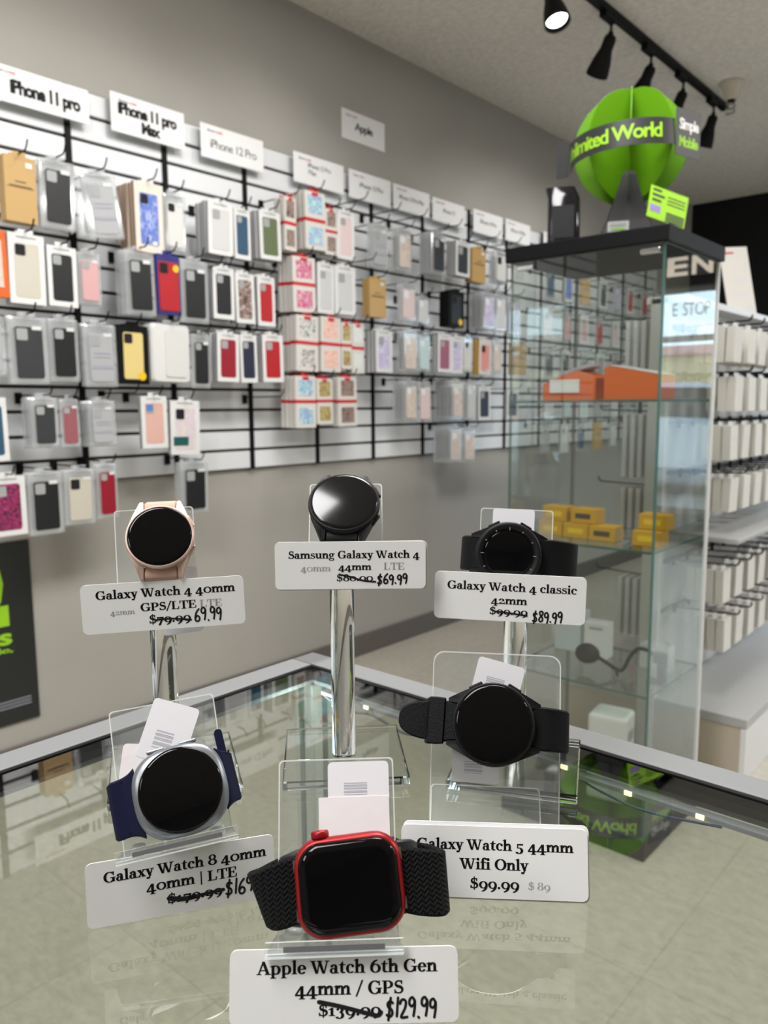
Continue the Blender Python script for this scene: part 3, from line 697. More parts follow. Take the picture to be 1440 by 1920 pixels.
def package(kind, col, w, h, M, label, group, full=True):
    """a boxed or sleeved phone case; local x along the wall, y up, z out of the wall, origin at the top centre of its front"""
    th = THK[kind]; cy = -h / 2
    def B(): return MB()
    if kind == 'clear':
        o = B().loft([(rrect(w, h, .004, 2, 0, cy), -th), (rrect(w, h, .004, 2, 0, cy), -th + .002), (rrect(w * .985, h * .985, .006, 2, 0, cy), -.003), (rrect(w * .9, h * .93, .008, 2, 0, cy), 0)], smooth=False).build('phone_case_package', 'sleeve', M=M)
    elif kind == 'pouch':
        ls = [(rrect(w * (1 - .10 * q * q), h * (1 - .05 * q * q), .014, 4, 0, cy), -th + th * k / 6) for k, q in ((0, 1), (1, .6), (2, .2), (3, 0), (4, .2), (5, .6), (6, 1))]
        o = B().loft(ls).build('phone_case_package', 'pouch', M=M)
    else:
        m = {'kraft': ['case_kraft', 'case_kraft'], 'box': ['white', 'grey_card'], 'floral': ['offwhite', 'offwhite'], 'black': ['black', 'black'], 'blue': ['navy_card', 'navy_card'],
             'cream': ['cream_card', 'cream_side'], 'yellow': ['offwhite', 'yellow_box'], 'orange': ['orange', 'orange']}[kind]
        o = B().prism(rrect(w, h, .0025, 2, 0, cy), -th, 0, 0, side_mat=1).build('phone_case_package', m, M=M)
    tag(o, label, 'phone case', group)
    # hanging tab with its slot
    tm = {'floral': 'red_card', 'kraft': 'case_kraft', 'black': 'black', 'blue': 'navy_card', 'orange': 'orange'}.get(kind, 'sleeve' if kind in ('clear', 'pouch') else 'white')
    B().box((0, 0.006, -.0015), (w * .42, 0.012, .001)).build('hang_tab', tm, o)
    if not full: return o
    if kind == 'kraft':
        B().box((0, cy + .008, .0003), (w * .72, .003, .0006)).box((0, cy + .020, .0003), (w * .34, .003, .0006)).box((0, cy * .95, .0003), (w * .86, .0012, .0006)).build('printed_mark', 'kraft_print', o)
        B().box((w * .28, -h * .12, .0004), (w * .2, h * .08, .0008)).build('price_sticker', 'white', o)
    elif kind == 'clear':
        a, b = phone_case(w * .70, h * .76, col, -th * .6, .0012, cy - h * .035)
        c = a.build('phone_case', 'case_' + col, o)
        b.build('camera_cutout', 'black_matte' if col in ('white', 'cream') else ('slat' if col in ('beige', 'lilac', 'pearl', 'aqua', 'rose') else 'grey_card'), c)
        B().box((0, -h * .055, .0006), (w * .62, h * .028, .0006)).build('header_print', 'grey_card', o)
        B().box((w * .20, -h * .17, .0022), (w * .24, h * .055, .0008)).build('price_sticker', 'white', o)
        if col == 'silver':
            B().box((0, cy - h * .18, .0020), (w * .6, h * .05, .0008)).box((0, cy - h * .02, .002), (w * .5, h * .015, .0008)).box((0, cy + h * .04, .002), (w * .5, h * .015, .0008)).build('printed_mark', 'ink_grey', o)
    elif kind == 'box':
        a, b = phone_case(w * .70, h * .78, col, -.004, .0010, cy - h * .02)
        c = a.build('phone_case', 'case_' + col, o)
        b.build('camera_cutout', 'grey_card' if col not in ('cream', 'opal') else 'black_matte', c)
        B().box((0, -h * .05, .0004), (w * .55, h * .022, .0006)).build('header_print', 'grey_card', o)
        if col == 'peach': B().box((-w * .18, -h * .22, .0018), (w * .26, h * .13, .001)).build('blue_label', mat('blue_label', (.08, .22, .55), .4), o)
        if col == 'opal': B().box((-w * .16, cy - h * .25, .0018), (w * .5, h * .16, .001)).build('teal_label', mat('dark_teal_label', (.01, .09, .085), .4), o)
    elif kind == 'floral':
        for q, hh in ((-.30, .33), (.0, 0), (.29, .33)):
            if hh: B().box((0, cy - h * q * .92 + (.0 if q > 0 else 0), .0004), (w * .70, h * hh * .95, .0008)).build('picture_window', 'print_' + (col if col in PR else 'pink'), o)
        B().box((0, cy + h * .01, -th / 2 + .0003), (w + .0008, h * .062, th + .0018)).build('red_band', 'red_card', o)
        B().box((0, -h * .045, .0006), (w * .3, h * .06, .001)).build('red_badge', 'red_card', o)
    elif kind == 'pouch':
        B().prism(rrect(w * .55, h * .8, .01, 4, w * .10, cy), 0, .003).build('inner_case', 'case_white', o)
    elif kind == 'black':
        a, b = phone_case(w * .66, h * .80, col, -.002, .001, cy - h * .02)
        c = a.build('phone_case', 'case_' + col, o); b.build('camera_cutout', 'black_matte', c)
        B().prism([(w * .26 + w * .13 * cos(i * pi / 8), cy - h * .36 + w * .13 * sin(i * pi / 8)) for i in range(16)], .0004, .0022).build('round_sticker', 'gold_sticker', o)
    elif kind == 'blue':
        a, b = phone_case(w * .86, h * .82, col, -.002, .003, cy - h * .03)
        c = a.build('phone_case', 'case_red', o); b.build('camera_cutout', 'black_matte', c)
        B().prism([(w * .30 + w * .13 * cos(i * pi / 8), -h * .22 + w * .13 * sin(i * pi / 8)) for i in range(16)], .003, .0045).build('round_sticker', 'gold_sticker', o)
    elif kind in ('cream', 'yellow'):
        a, b = phone_case(w * .66, h * .74, col, -.002, .0012, cy - h * .02)
        c = a.build('phone_case', 'case_' + col, o); b.build('camera_cutout', 'black_matte', c)
        B().box((w * .16, cy - h * .36, .0022), (w * .16, h * .06, .001)).build('price_sticker', 'white', o)
    elif kind == 'orange':
        B().box((0, cy, .0004), (w * .6, h * .7, .0008)).build('picture_window', 'case_beige', o)
    return o

def copy_tree(o, parent=None):
    c = o.copy(); COL.objects.link(c)
    if parent is not None: c.parent = parent
    for ch in list(o.children): copy_tree(ch, c)
    return c

hook_src = None
def hook(y, z, length, label):
    global hook_src
    if hook_src is None:
        r = MB().box((0, -.008, .004), (.022, .034, .008), bev=.0015, seg=1).build('slatwall_hook', 'black', M=Matrix())
        MB().tube(smooth_path([(0, 0, .004), (0, 0, .12), (0, 0, .225), (0, .002, .238), (0, .012, .250), (0, .026, .258)], 3), .0024, 6).build('prong', 'black', r)
        hook_src = r; h = r
    else:
        h = copy_tree(hook_src)
    h.matrix_world = Matrix(((0, 0, length / 0.225, XW + .021), (1, 0, 0, y), (0, 1, 0, z), (0, 0, 0, 1)))
    tag(h, label, 'hook', 'black wire hooks on the slatwall')
    return h

ROWN = {1: 'top row', 2: 'second row', 3: 'third row', 4: 'fourth row', 5: 'bottom row'}
DESC = {'kraft': '{c} kraft paper case box', 'clear': '{c} phone case in clear sleeve', 'box': '{c} phone case in white window box', 'floral': '{c} print case box with red band',
        'black': '{c} phone case on black card', 'blue': 'red phone case on navy card', 'cream': '{c} phone case in cream box', 'yellow': '{c} phone case in yellow edged box', 'pouch': 'puffy white case pouch',
        'orange': 'bright orange case box'}
PK=[(1,1.077,1.856,0.089,0.177,'kraft','kraft',2,0),
(1,1.187,1.871,0.104,0.194,'clear','black',3,0),
(1,1.313,1.860,0.118,0.190,'clear','silver',2,8),
(1,1.483,1.865,0.103,0.213,'cream','blue',5,0),
(1,1.581,1.850,0.086,0.182,'clear','white',2,0),
(1,1.765,1.857,0.103,0.174,'box','pearl',4,0),
(1,1.857,1.851,0.075,0.171,'box','teal',2,0),
(1,1.985,1.865,0.102,0.169,'box','olive',3,0),
(1,2.088,1.934,0.059,0.192,'floral','brown',3,0),
(1,2.215,1.977,0.106,0.214,'floral','aqua',6,0),
(1,2.303,1.929,0.063,0.174,'floral','brown',2,0),
(1,2.387,1.934,0.093,0.186,'box','rose',2,0),
(1,2.593,1.919,0.112,0.180,'clear','silver',2,0),
(1,2.758,1.924,0.099,0.176,'clear','beige',3,0),
(1,3.004,1.948,0.118,0.185,'clear','charcoal',5,0),
(1,3.191,1.935,0.118,0.160,'box','charcoal',3,0),
(1,3.326,1.920,0.118,0.159,'kraft','kraft',2,0),
(1,3.529,1.935,0.118,0.157,'clear','white',3,0),
(1,3.703,1.937,0.118,0.135,'box','pearl',1,0),
(2,0.989,1.648,0.069,0.180,'orange','orange',1,0),
(2,1.081,1.648,0.103,0.192,'box','cream',2,0),
(2,1.184,1.629,0.091,0.171,'box','black',1,0),
(2,1.271,1.625,0.077,0.155,'clear','pink',2,0),
(2,1.442,1.654,0.107,0.201,'clear','black',4,0),
(2,1.545,1.654,0.090,0.190,'blue','red',1,0),
(2,1.650,1.651,0.110,0.207,'clear','black',2,0),
(2,1.768,1.641,0.090,0.174,'box','black',4,0),
(2,1.860,1.632,0.088,0.173,'box','brown',2,0),
(2,1.959,1.631,0.082,0.175,'box','red',3,0),
(2,2.150,1.727,0.112,0.205,'floral','pink',4,0),
(2,2.268,1.716,0.095,0.190,'box','pearl',2,0),
(2,2.377,1.720,0.118,0.189,'box','pearl',2,0),
(2,2.575,1.694,0.102,0.158,'kraft','kraft',2,0),
(2,2.785,1.695,0.114,0.161,'clear','rose',2,0),
(2,2.889,1.654,0.089,0.125,'clear','pearl',2,0),
(2,3.142,1.700,0.120,0.165,'black','black',3,0),
(2,3.423,1.724,0.104,0.183,'clear','lilac',6,0),
(2,3.529,1.727,0.103,0.189,'clear','pearl',2,0),
(2,3.662,1.726,0.118,0.202,'clear','lilac',2,0),
(3,0.962,1.418,0.089,0.166,'clear','silver',1,0),
(3,1.071,1.422,0.113,0.191,'clear','charcoal',2,0),
(3,1.177,1.424,0.094,0.185,'clear','black',2,0),
(3,1.293,1.416,0.112,0.190,'clear','silver',2,0),
(3,1.405,1.420,0.107,0.183,'black','straw',1,0),
(3,1.548,1.434,0.154,0.191,'pouch','white',3,0),
(3,1.666,1.410,0.078,0.183,'clear','black',1,0),
(3,1.780,1.419,0.093,0.168,'box','crimson',4,0),
(3,1.869,1.419,0.078,0.169,'box','navy',2,0),
(3,1.984,1.426,0.096,0.172,'box','red',3,0),
(3,2.164,1.510,0.114,0.211,'floral','grey',5,0),
(3,2.293,1.514,0.110,0.214,'floral','coral',3,0),
(3,2.381,1.500,0.060,0.186,'floral','gold',1,0),
(3,2.451,1.500,0.073,0.202,'floral','pearl',2,0),
(3,2.613,1.483,0.112,0.176,'box','lilac',3,0),
(3,2.796,1.495,0.100,0.183,'clear','beige',3,0),
(3,2.894,1.487,0.089,0.172,'clear','aqua',1,0),
(3,3.049,1.492,0.101,0.173,'box','plum',2,0),
(3,3.149,1.490,0.092,0.174,'box','lilac',1,0),
(3,3.240,1.496,0.081,0.172,'clear','white',1,0),
(3,3.389,1.489,0.118,0.174,'yellow','coral',2,0),
(3,3.501,1.495,0.090,0.169,'clear','beige',1,0),
(3,3.725,1.486,0.118,0.162,'kraft','kraft',2,0),
(4,0.951,1.193,0.087,0.177,'box','teal',1,0),
(4,1.105,1.194,0.081,0.147,'clear','charcoal',4,0),
(4,1.181,1.190,0.062,0.146,'clear','rosewood',1,0),
(4,1.286,1.185,0.091,0.141,'clear','silver',4,0),
(4,1.469,1.199,0.098,0.168,'box','peach',1,0),
(4,1.589,1.185,0.115,0.181,'box','opal',1,0),
(4,2.148,1.280,0.105,0.200,'floral','aqua',4,0),
(4,2.251,1.272,0.090,0.179,'floral','gold',2,0),
(4,2.382,1.281,0.111,0.200,'floral','brown',2,0),
(4,2.798,1.274,0.091,0.181,'clear','beige',5,0),
(4,2.901,1.272,0.091,0.185,'clear','rose',1,0),
(4,3.156,1.281,0.101,0.187,'clear','beige',7,0),
(4,3.275,1.278,0.092,0.189,'clear','pearl',2,0),
(4,3.384,1.256,0.106,0.166,'box','navy',1,0),
(4,3.653,1.243,0.111,0.149,'box','navy',1,0),
(5,0.981,0.972,0.104,0.170,'box','magenta',1,0),
(5,1.094,0.978,0.108,0.188,'clear','black',2,0),
(5,1.202,0.979,0.102,0.171,'clear','cream',2,0),
(5,1.292,0.989,0.072,0.172,'clear','crimson',2,0),
(5,1.621,0.978,0.112,0.179,'clear','black',3,0),
(5,3.147,1.061,0.097,0.174,'clear','beige',7,0),
(5,3.259,1.051,0.092,0.170,'clear','beige',2,0),
]

cnt = {}
rr = random.Random(3)
for row, y, zt, w, h, kind, col, n, tilt in PK:
    cnt[row] = cnt.get(row, 0) + 1
    where = '%s, %s from the poster end' % (ROWN[row], ORD[cnt[row] - 1])
    d = DESC[kind].format(c=CW.get(col, col))
    xf = XW + 0.19
    base = Matrix(((0, 0, 1, xf), (1, 0, 0, y), (0, 1, 0, zt), (0, 0, 0, 1)))
    M = base @ Matrix.Rotation(rad(tilt + rr.uniform(-1.2, 1.2)), 4, 'Z') @ Matrix.Rotation(rad(rr.uniform(-3, 3)), 4, 'Y')
    o = package(kind, col, w, h, M, d + ', ' + where, 'phone cases hanging on the slatwall')
    step = THK[kind] + {'floral': .0075, 'clear': .0055}.get(kind, .004)
    nb = min(n - 1, int(0.165 / step))
    src = o; ds = d
    if kind == 'clear' and nb >= 2 and col in ('beige', 'lilac', 'pearl', 'rose', 'silver', 'charcoal'):   # darker cases wait behind the pale one
        src = package('clear', 'black', w, h, M, '', 'phone cases hanging on the slatwall'); ds = DESC['clear'].format(c='black')
    for k in range(nb):
        c = src if (k == 0 and src is not o) else copy_tree(src)
        c.matrix_world = base @ T(rr.uniform(-.002, .002), rr.uniform(-.002, .002), -step * (k + 1)) @ Matrix.Rotation(rad(rr.uniform(-1, 1)), 4, 'Z')
        short = ds.replace('phone case', 'case').replace(' in clear sleeve', ' sleeve').replace(' in white window box', ' box').replace(' with red band', '').replace(' kraft paper case', ' kraft').replace(' in yellow edged box', ' in yellow').replace(' on black card', ' on black')
        c['label'] = '%s %s behind the front one, %s, %s from poster' % (short, ['one', 'two', 'three', 'four', 'five', 'six', 'seven'][k], ROWN[row], ORD[cnt[row] - 1])
    hook(y, zt + .0075, 0.195, 'black hook holding the %s, %s, %s from poster end' % (d.split(' case')[0].split(' phone')[0].split(' print')[0].split(' kraft')[0] + ' case', ROWN[row], ORD[cnt[row] - 1]))

# bare hooks between the packs
for i, (y, z, lab) in enumerate([(1.72, 1.640, 'bare black hook between the second row boxes by the third upright'), (2.455, 1.990, 'bare black hook above the rose case box, top row'),
                            (2.50, 1.760, 'bare black hook beside the sixth upright, second row'), (2.66, 1.985, 'bare black hook under the fifth sign, nearer the sixth upright'),
                            (2.84, 1.990, 'bare black hook under the joint of the fifth and sixth signs'), (3.10, 1.99, 'bare black hook under the seventh sign'),
                            (3.42, 1.985, 'bare black hook between the seventh and eighth signs'), (1.98, 1.20, 'bare black hook under the red boxed case, fourth row'),
                            (1.38, 1.21, 'bare black hook beside the straw yellow case, fourth row'), (3.62, 1.99, 'bare black hook under the eighth sign')]):
    hook(y, z, 0.2, lab)

# the far end of the slatwall, seen through the glass cabinet
FAR = [(1.93, ['teal', 'blue', 'kraft', 'navy', 'lilac', 'red', 'red', 'crimson']), (1.70, ['rose', 'pink', 'pink', 'red', 'rose', 'pearl', 'orange', 'coral']),
       (1.48, ['navy', 'charcoal', 'olive', 'grey', 'navy', 'lilac', 'blue', 'pearl']), (1.25, ['pearl', 'aqua', 'aqua', 'silver', 'white', 'silver', 'black', 'navy']),
       (1.05, ['silver', 'white', 'teal', 'kraft', 'pearl', 'teal', 'navy', 'black'])]
for ri, (zt, cols) in enumerate(FAR):
    for k, col in enumerate(cols):
        y = 4.08 + k * 0.215 + rr.uniform(-.02, .02)
        kind = 'kraft' if col == 'kraft' else ('box' if (k + ri) % 2 else 'clear')
        M = Matrix(((0, 0, 1, XW + .16), (1, 0, 0, y), (0, 1, 0, zt), (0, 0, 0, 1)))
        where = 'seen through the glass cabinet, %s, %s from the street wall' % (ROWN[ri + 1], ORD[len(cols) - 1 - k])
        o = package(kind, col, .10, .17, M, '%s case, %s' % (CW.get(col, col), where), 'phone cases behind the glass cabinet')
        hook(y, zt + .0075, 0.165, 'black hook %s' % where)
# ------------------------------------------------------------------ the showcase counter
GZ = 0.922                                   # top of the glass
CX0, CX1, CY0, CY1 = -0.545, 0.06, -1.35, 0.517
RW = 0.026
ct = thing('showcase_counter', 'aluminium framed glass showcase counter carrying the watch stands', 'showcase', T((CX0 + CX1) / 2, (CY0 + CY1) / 2, 0))
def bw(mb, lo, hi, mat=0, bev=0.0, **k):
    return mb.box([(a + b) / 2 for a, b in zip(lo, hi)], [b - a for a, b in zip(lo, hi)], mat, bev=bev, **k)
mb = MB()
def rail(x0, y0, x1, y1):
    bw(mb, (x0, y0, GZ - 0.018), (x1, y1, GZ + 0.0015), 0, .0015)
rail(CX0, CY0, CX0 + RW, CY1 - RW - .0006); rail(CX1 - RW, CY0, CX1, CY1 - RW - .0006); rail(CX0 + RW + .0006, CY1 - RW, CX1, CY1)
bw(mb, (CX0, CY1 - RW, GZ - 0.018), (CX0 + RW, CY1, GZ + 0.0012), 1, .001)
rail(CX0 + RW, CY0, CX1 - RW, CY0 + RW)
mb.build('top_rail', ['alu', 'alu_dark'], ct, world=True)
mb = MB()
g = .0035
for lo, hi in (((CX0 + RW, CY0 + RW, GZ - .012), (CX0 + RW + g, CY1 - RW, GZ + .0008)), ((CX1 - RW - g, CY0 + RW, GZ - .012), (CX1 - RW, CY1 - RW, GZ + .0008)),
               ((CX0 + RW + g, CY1 - RW - g, GZ - .012), (CX1 - RW - g, CY1 - RW, GZ + .0008)), ((CX0 + RW + g, CY0 + RW, GZ - .012), (CX1 - RW - g, CY0 + RW + g, GZ + .0008))):
    bw(mb, lo, hi)
mb.build('rubber_seal', 'black', ct, world=True)
bw(MB(), (CX0 + RW + g, CY0 + RW + g, GZ - .006), (CX1 - RW - g, CY1 - RW - g, GZ), 0, edge_mat=1, thin=2).build('top_glass', ['counter_glass', 'glass_edge'], ct, world=True)
for (x, y) in ((CX0, CY1 - .026), (CX1 - .026, CY1 - .026), (CX0, CY0), (CX1 - .026, CY0)):
    bw(MB(), (x, y, 0.12), (x + .026, y + .026, GZ - .019), 0, .002).build('corner_post', 'bright_post', ct, world=True)
mb = MB()
bw(mb, (CX0 + .008, CY0 + .027, .13), (CX0 + .013, CY1 - .027, GZ - .019), 0, edge_mat=1, thin=0)
mb.build('side_glass', ['case_glass', 'glass_edge'], ct, world=True)
bw(MB(), (CX0 + .027, CY1 - .013, .13), (CX1 - .027, CY1 - .008, GZ - .019), 0, edge_mat=1, thin=1).build('side_glass', ['case_glass', 'glass_edge'], ct, world=True)
bw(MB(), (CX1 - .013, CY0 + .027, .13), (CX1 - .008, CY1 - .027, GZ - .019), 0, edge_mat=1, thin=0).build('side_glass', ['case_glass', 'glass_edge'], ct, world=True)
bw(MB(), (CX0, CY0, 0), (CX1, CY1, .12), 0, .003).build('plinth', 'grey_deck', ct, world=True)
# LED strip and its lead under the street side rail, a lit post in the far corner
mb = MB(); bw(mb, (CX0 + .05, CY1 - RW - .012, GZ - .019), (CX1 - .04, CY1 - RW - .004, GZ - .016), 0)
ls = mb.build('led_strip', 'ink_grey', ct, world=True)
mb = MB()
for k in range(11): mb.box((CX0 + .105 + k * .047, CY1 - RW - .0125, GZ - .0172), (.005, .0015, .0028))
mb.build('led_chip', 'led', ls, world=True)
ry = CY1 - RW - .010
P = smooth_path([(CX0 + .05, ry, GZ - .019), (CX0 + .085, ry - .006, GZ - .024), (CX0 + .115, ry - .005, GZ - .021), (CX0 + .150, ry - .007, GZ - .026), (CX0 + .185, ry - .003, GZ - .022), (CX0 + .23, ry, GZ - .019)], 6)
MB().tube(P, .0012, 6).build('lead', 'cable', ct, world=True)
P = smooth_path([(CX0 + .30, ry, GZ - .019), (CX0 + .325, ry - .004, GZ - .022), (CX0 + .355, ry - .005, GZ - .024), (CX0 + .40, ry - .001, GZ - .020)], 6)
MB().tube(P, .0009, 6).build('blue_lead', 'cable_blue', ct, world=True)
d = bpy.data.lights.new('corner_led', 'POINT'); d.energy = 0.22; d.shadow_soft_size = .004; d.color = (.85, 1.0, .98)
o = bpy.data.objects.new('corner_led', d); COL.objects.link(o); o.location = (CX0 + .044, CY1 - .052, GZ - .032)

# ------------------------------------------------------------------ watches: x along the strap, y across, z out of the face
ZTURN = Matrix.Rotation(rad(-90), 4, 'Z')
def round_watch(M, R, sw, label, cm, sm, left, right, turn=False, bezel=False, keeper=None, flare=1.0, tip=None, gloss='screen', lug=0.0245):
    root = thing('smartwatch', label, 'watch', M)
    L = ZTURN if turn else Matrix()
    c = MB().lathe([(0, -.0108), (R - .0045, -.0108), (R - .0012, -.0085), (R - .0002, -.0055), (R, -.0035), (R - .0002, -.0018), (R - .0011, -.0009), (R - .0016, -.0014)], 56, M=L)
    y0 = sw / 2
    for sx in (1, -1):                             # four horns hugging the strap
        for sy in (1, -1):
            a1, a0 = rad(66), math.asin(min(.99, (y0 - .0002) / R))
            arc = [(R * cos(a1 + (a0 - a1) * i / 5) * .995, R * sin(a1 + (a0 - a1) * i / 5) * .995) for i in range(6)]
            p0 = Vector(arc[0]); tan = Vector((p0.y, -p0.x)).normalized()
            end = Vector((lug, y0 + .0022)); outer = []
            c0 = p0 + tan * (R * .34)
            for i in range(8):
                q = i / 7; outer.append(tuple(p0 * (1 - q) ** 2 + c0 * 2 * q * (1 - q) + end * q * q))
            poly = outer + [(lug, y0 + .0003)] + arc[::-1][:-1]
            def zt(x, top): k = max(0, (x - R * .45) / (lug - R * .45)); return (-.0022 if top else -.0085) - .0042 * k * k
            vs = [(sx * x, sy * y, zt(x, False)) for x, y in poly] + [(sx * x, sy * y, zt(x, True)) for x, y in poly]
            nn = len(poly)
            c.add(vs, [list(range(nn)), list(range(nn, 2 * nn))] + [(i, (i + 1) % nn, nn + (i + 1) % nn, nn + i) for i in range(nn)], 0, L)
    c.build('case', cm, root)
    gr = R - .0015 if not bezel else R - .0050
    MB().lathe([(gr, -.0016), (gr, -.0008), (gr - .0006, -.0002), (gr - .0018, 0.0), (0, 0.0)], 56, M=L).build('screen', gloss, root)
    if bezel:
        bz = MB().lathe([(R - .0004, -.0012), (R - .0004, .0008), (R - .0012, .0020), (R - .0030, .0020), (R - .0052, .0002), (R - .0054, -.0010)], 56, M=L).build('rotating_bezel', 'black_alu', root)
        mb = MB()
        for k in range(12):
            a = k * pi / 6 + pi / 2
            mb.box((0, 0, 0), (.0028 if k % 3 == 0 else .0014, .0003, .0003), M=Matrix.Rotation(a, 4, 'Z') @ T(R - .0042, 0, .0013))
        mb.build('tick_marks', 'ink_grey', bz)
    for a in (62, 118):                            # the two side buttons
        mb = MB().box((0, 0, 0), (.0018, .0078, .0026), M=L @ Matrix.Rotation(rad(a), 4, 'Z') @ T(R + .0004, 0, -.0050), bev=.0006)
        mb.build('side_button', cm, root)
    for sd, path in ((-1, left), (1, right)):
        P = smooth_path([(sd * u, w, z) for u, z, w in path], 6)
        MB().strip([(p.x, p.z, p.y) for p in P], .0026, M=L).build('strap', sm, root)
    return root

loop = lambda w, d=.046, r=.030: [(.0175, -.0062, w), (.0225, -.0075, w), (r * .92, -.012, w), (r * .99, -.0135, w * .98), (r * .95, -d + .004, w * .95), (r * .75, -d + .001, w * .93), (0.0, -d, w * .92)]
WFR = {}
WFR['rose'] = frame((-0.3929, 0.2535, 1.0878), 51, 31, 1.5)
round_watch(WFR['rose'], .0196, .0190, 'rose gold round watch on a blush strap, on the tall stand', 'rose_alu', 'rose_strap', loop(.0094, .018, .0262), loop(.0094, .018, .0262), turn=True, lug=.0240)
WFR['black'] = frame((-0.3284, 0.3396, 1.1045), 42, 44, -3)
round_watch(WFR['black'], .0217, .0200, 'all black round watch tilted up with a glossy reflection, topmost on the counter', 'black_alu', 'black_strap', loop(.0098, .018, .0265), loop(.0098, .018, .0265), turn=True, lug=.0245, gloss='screen_worn')
WFR['classic'] = frame((-0.2604, 0.4153, 1.0683), 33, 13, -3)
w = round_watch(WFR['classic'], .0207, .0195, 'black watch with raised ticked bezel and wide leather strap', 'black_alu', 'leather',
                [(.0180, -.0058, .0100), (.0235, -.0085, .0108), (.0275, -.0150, .0110), (.0290, -.0240, .0110), (.0280, -.036, .0108), (.018, -.047, .0105), (.002, -.050, .0105)],
                [(.0180, -.0058, .0105), (.0250, -.0070, .0115), (.0330, -.0095, .0112), (.0400, -.0150, .0108), (.0430, -.0230, .0105), (.0400, -.036, .0102), (.024, -.048, .010), (-.002, -.0535, .010)], bezel=True, lug=.0238)
WFR['leather'] = frame((-0.2183, 0.3360, 0.9948), 33, 27, -2)
w = round_watch(WFR['leather'], .0217, .0200, 'black round watch with its leather strap tail sticking out, above the unstruck price', 'black_alu', 'leather',
                [(.0185, -.0060, .0098), (.0260, -.0078, .0108), (.0310, -.0110, .0112), (.0340, -.0160, .0110), (.0320, -.0185, .0105), (.022, -.0200, .010), (.002, -.0205, .010)],
                [(.0185, -.0060, .0098), (.0240, -.0072, .0112), (.0310, -.0090, .0112), (.0375, -.0140, .0110), (.0390, -.0180, .0108), (.036, -.0205, .0104), (.020, -.0215, .010), (-.002, -.0225, .010)], lug=.0245)
# the tongue of the strap pulled through its keeper
P = smooth_path([(-.0285, -.0125, .0100), (-.0345, -.0120, .0102), (-.0400, -.0118, .0098), (-.0455, -.0118, .0082), (-.0495, -.0120, .0056), (-.0512, -.0121, .0028)], 5)
MB().strip([(p.x, p.y, p.z) for p in P], .0024).build('strap_tail', 'leather', w)
MB().strip([(-.0262, -.0060, .0120), (-.0300, -.0075, .0124), (-.0340, -.0085, .0124), (-.0355, -.0125, .0122), (-.0345, -.0150, .0122)], .0022).build('strap_keeper', 'leather', w)
mb = MB()
for sy in (1, -1):
    for k in range(9): mb.box((.0275 + k * .0012, sy * .0097, -.0063 - max(0, k - 2) * .00055), (.0007, .0003, .0003))
mb.build('stitching', 'black_gloss', w)

# the cushion shaped silver watch
WFR['navy'] = frame((-0.3089, 0.2047, 0.9795), 56, 31, 10)
w = thing('smartwatch', 'silver cushion shaped watch on a navy blue strap', 'watch', WFR['navy'])
def cushion(a, b, e, n=56):
    o = []
    for i in range(n):
        t = 2 * pi * i / n; cx, sy = cos(t), sin(t)
        o.append((a * abs(cx) ** (2 / e) * (1 if cx >= 0 else -1), b * abs(sy) ** (2 / e) * (1 if sy >= 0 else -1)))
    return o
MB().loft([(cushion(.0185, .0180, 2.6), -.0088), (cushion(.0212, .0206, 2.7), -.0066), (cushion(.0222, .0213, 2.7), -.0040), (cushion(.0221, .0212, 2.65), -.0028), (cushion(.0208, .0205, 2.3), -.0014), (cushion(.0198, .0198, 2.0), -.0008)]).build('case', 'silver_alu', w)
MB().lathe([(.0197, -.0012), (.0197, .0004), (.0192, .0011), (.0180, .0015), (0, .0016)], 56).build('screen', 'screen', w)
for x in (-.0078, .0078): MB().box((x, .0212, -.0044), (.0085, .0018, .0024), bev=.0006).build('side_button', 'silver_alu', w)
P = smooth_path([(-.0195, -.0060, .0165), (-.0225, -.0066, .0145), (-.0262, -.0082, .0136), (-.0305, -.0120, .0136), (-.0322, -.0165, .0132), (-.0305, -.0185, .0125), (-.018, -.0195, .012), (0, -.0200, .012)], 6)
MB().strip([(p.x, p.y, p.z) for p in P], .0027).build('strap', 'navy_strap', w)
P = smooth_path([(.0195, -.0060, .0150), (.0222, -.0072, .0130), (.0248, -.0110, .0122), (.0264, -.0145, .0118), (.0250, -.0175, .0115), (.018, -.0185, .0115), (0, -.0190, .0115)], 6)
MB().strip([(p.x, p.y, p.z) for p in P], .0027).build('strap', 'navy_strap', w)
P = smooth_path([(.0228, -.012, .0), (.0234, -.013, .0)], 2)
mb = MB().prism(rrect(.0040, .028, .0019, 4, .0236, .0105), -.017, -.013); mb.build('strap_tail', 'navy_strap', w)
mb = MB()
for sx in (-.0262, .0262):
    for sy in (1, -1): mb.prism([(sx + .0005 * cos(q * pi / 4), sy * .0118 + .0005 * sin(q * pi / 4)) for q in range(8)], -.0075, -.0062 if sx < 0 else -.0105)
mb.build('pin_hole', 'black', w)

# the red square watch
WFR['red'] = frame((-0.2082, 0.2153, 0.9668), 42, 25, 6)
w = thing('smartwatch', 'red rounded square watch on a black woven strap', 'watch', WFR['red'])
rq = lambda i: rrect(.0448 - 2 * i, .0386 - 2 * i, .0112 - i, 8)
MB().loft([(rq(.0050), -.0107), (rq(.0018), -.0098), (rq(.0004), -.0078), (rq(0), -.0056), (rq(.0002), -.0036), (rq(.0010), -.0018), (rq(.0019), -.0012), (rq(.0024), -.0014)]).build('case', 'red_alu', w)
MB().loft([(rq(.0019), -.0020), (rq(.0020), -.0009), (rq(.0026), -.0001), (rq(.0036), .0006), (rq(.0054), .0010)]).build('screen', 'screen', w)
MB().lathe([(0, 0), (.0036, 0), (.0038, .0004), (.0038, .0022), (.0034, .0029), (0, .0031)], 28, M=T(-.0105, .0190, -.0056) @ Matrix.Rotation(-pi / 2, 4, 'X')).build('crown', 'red_alu', w)
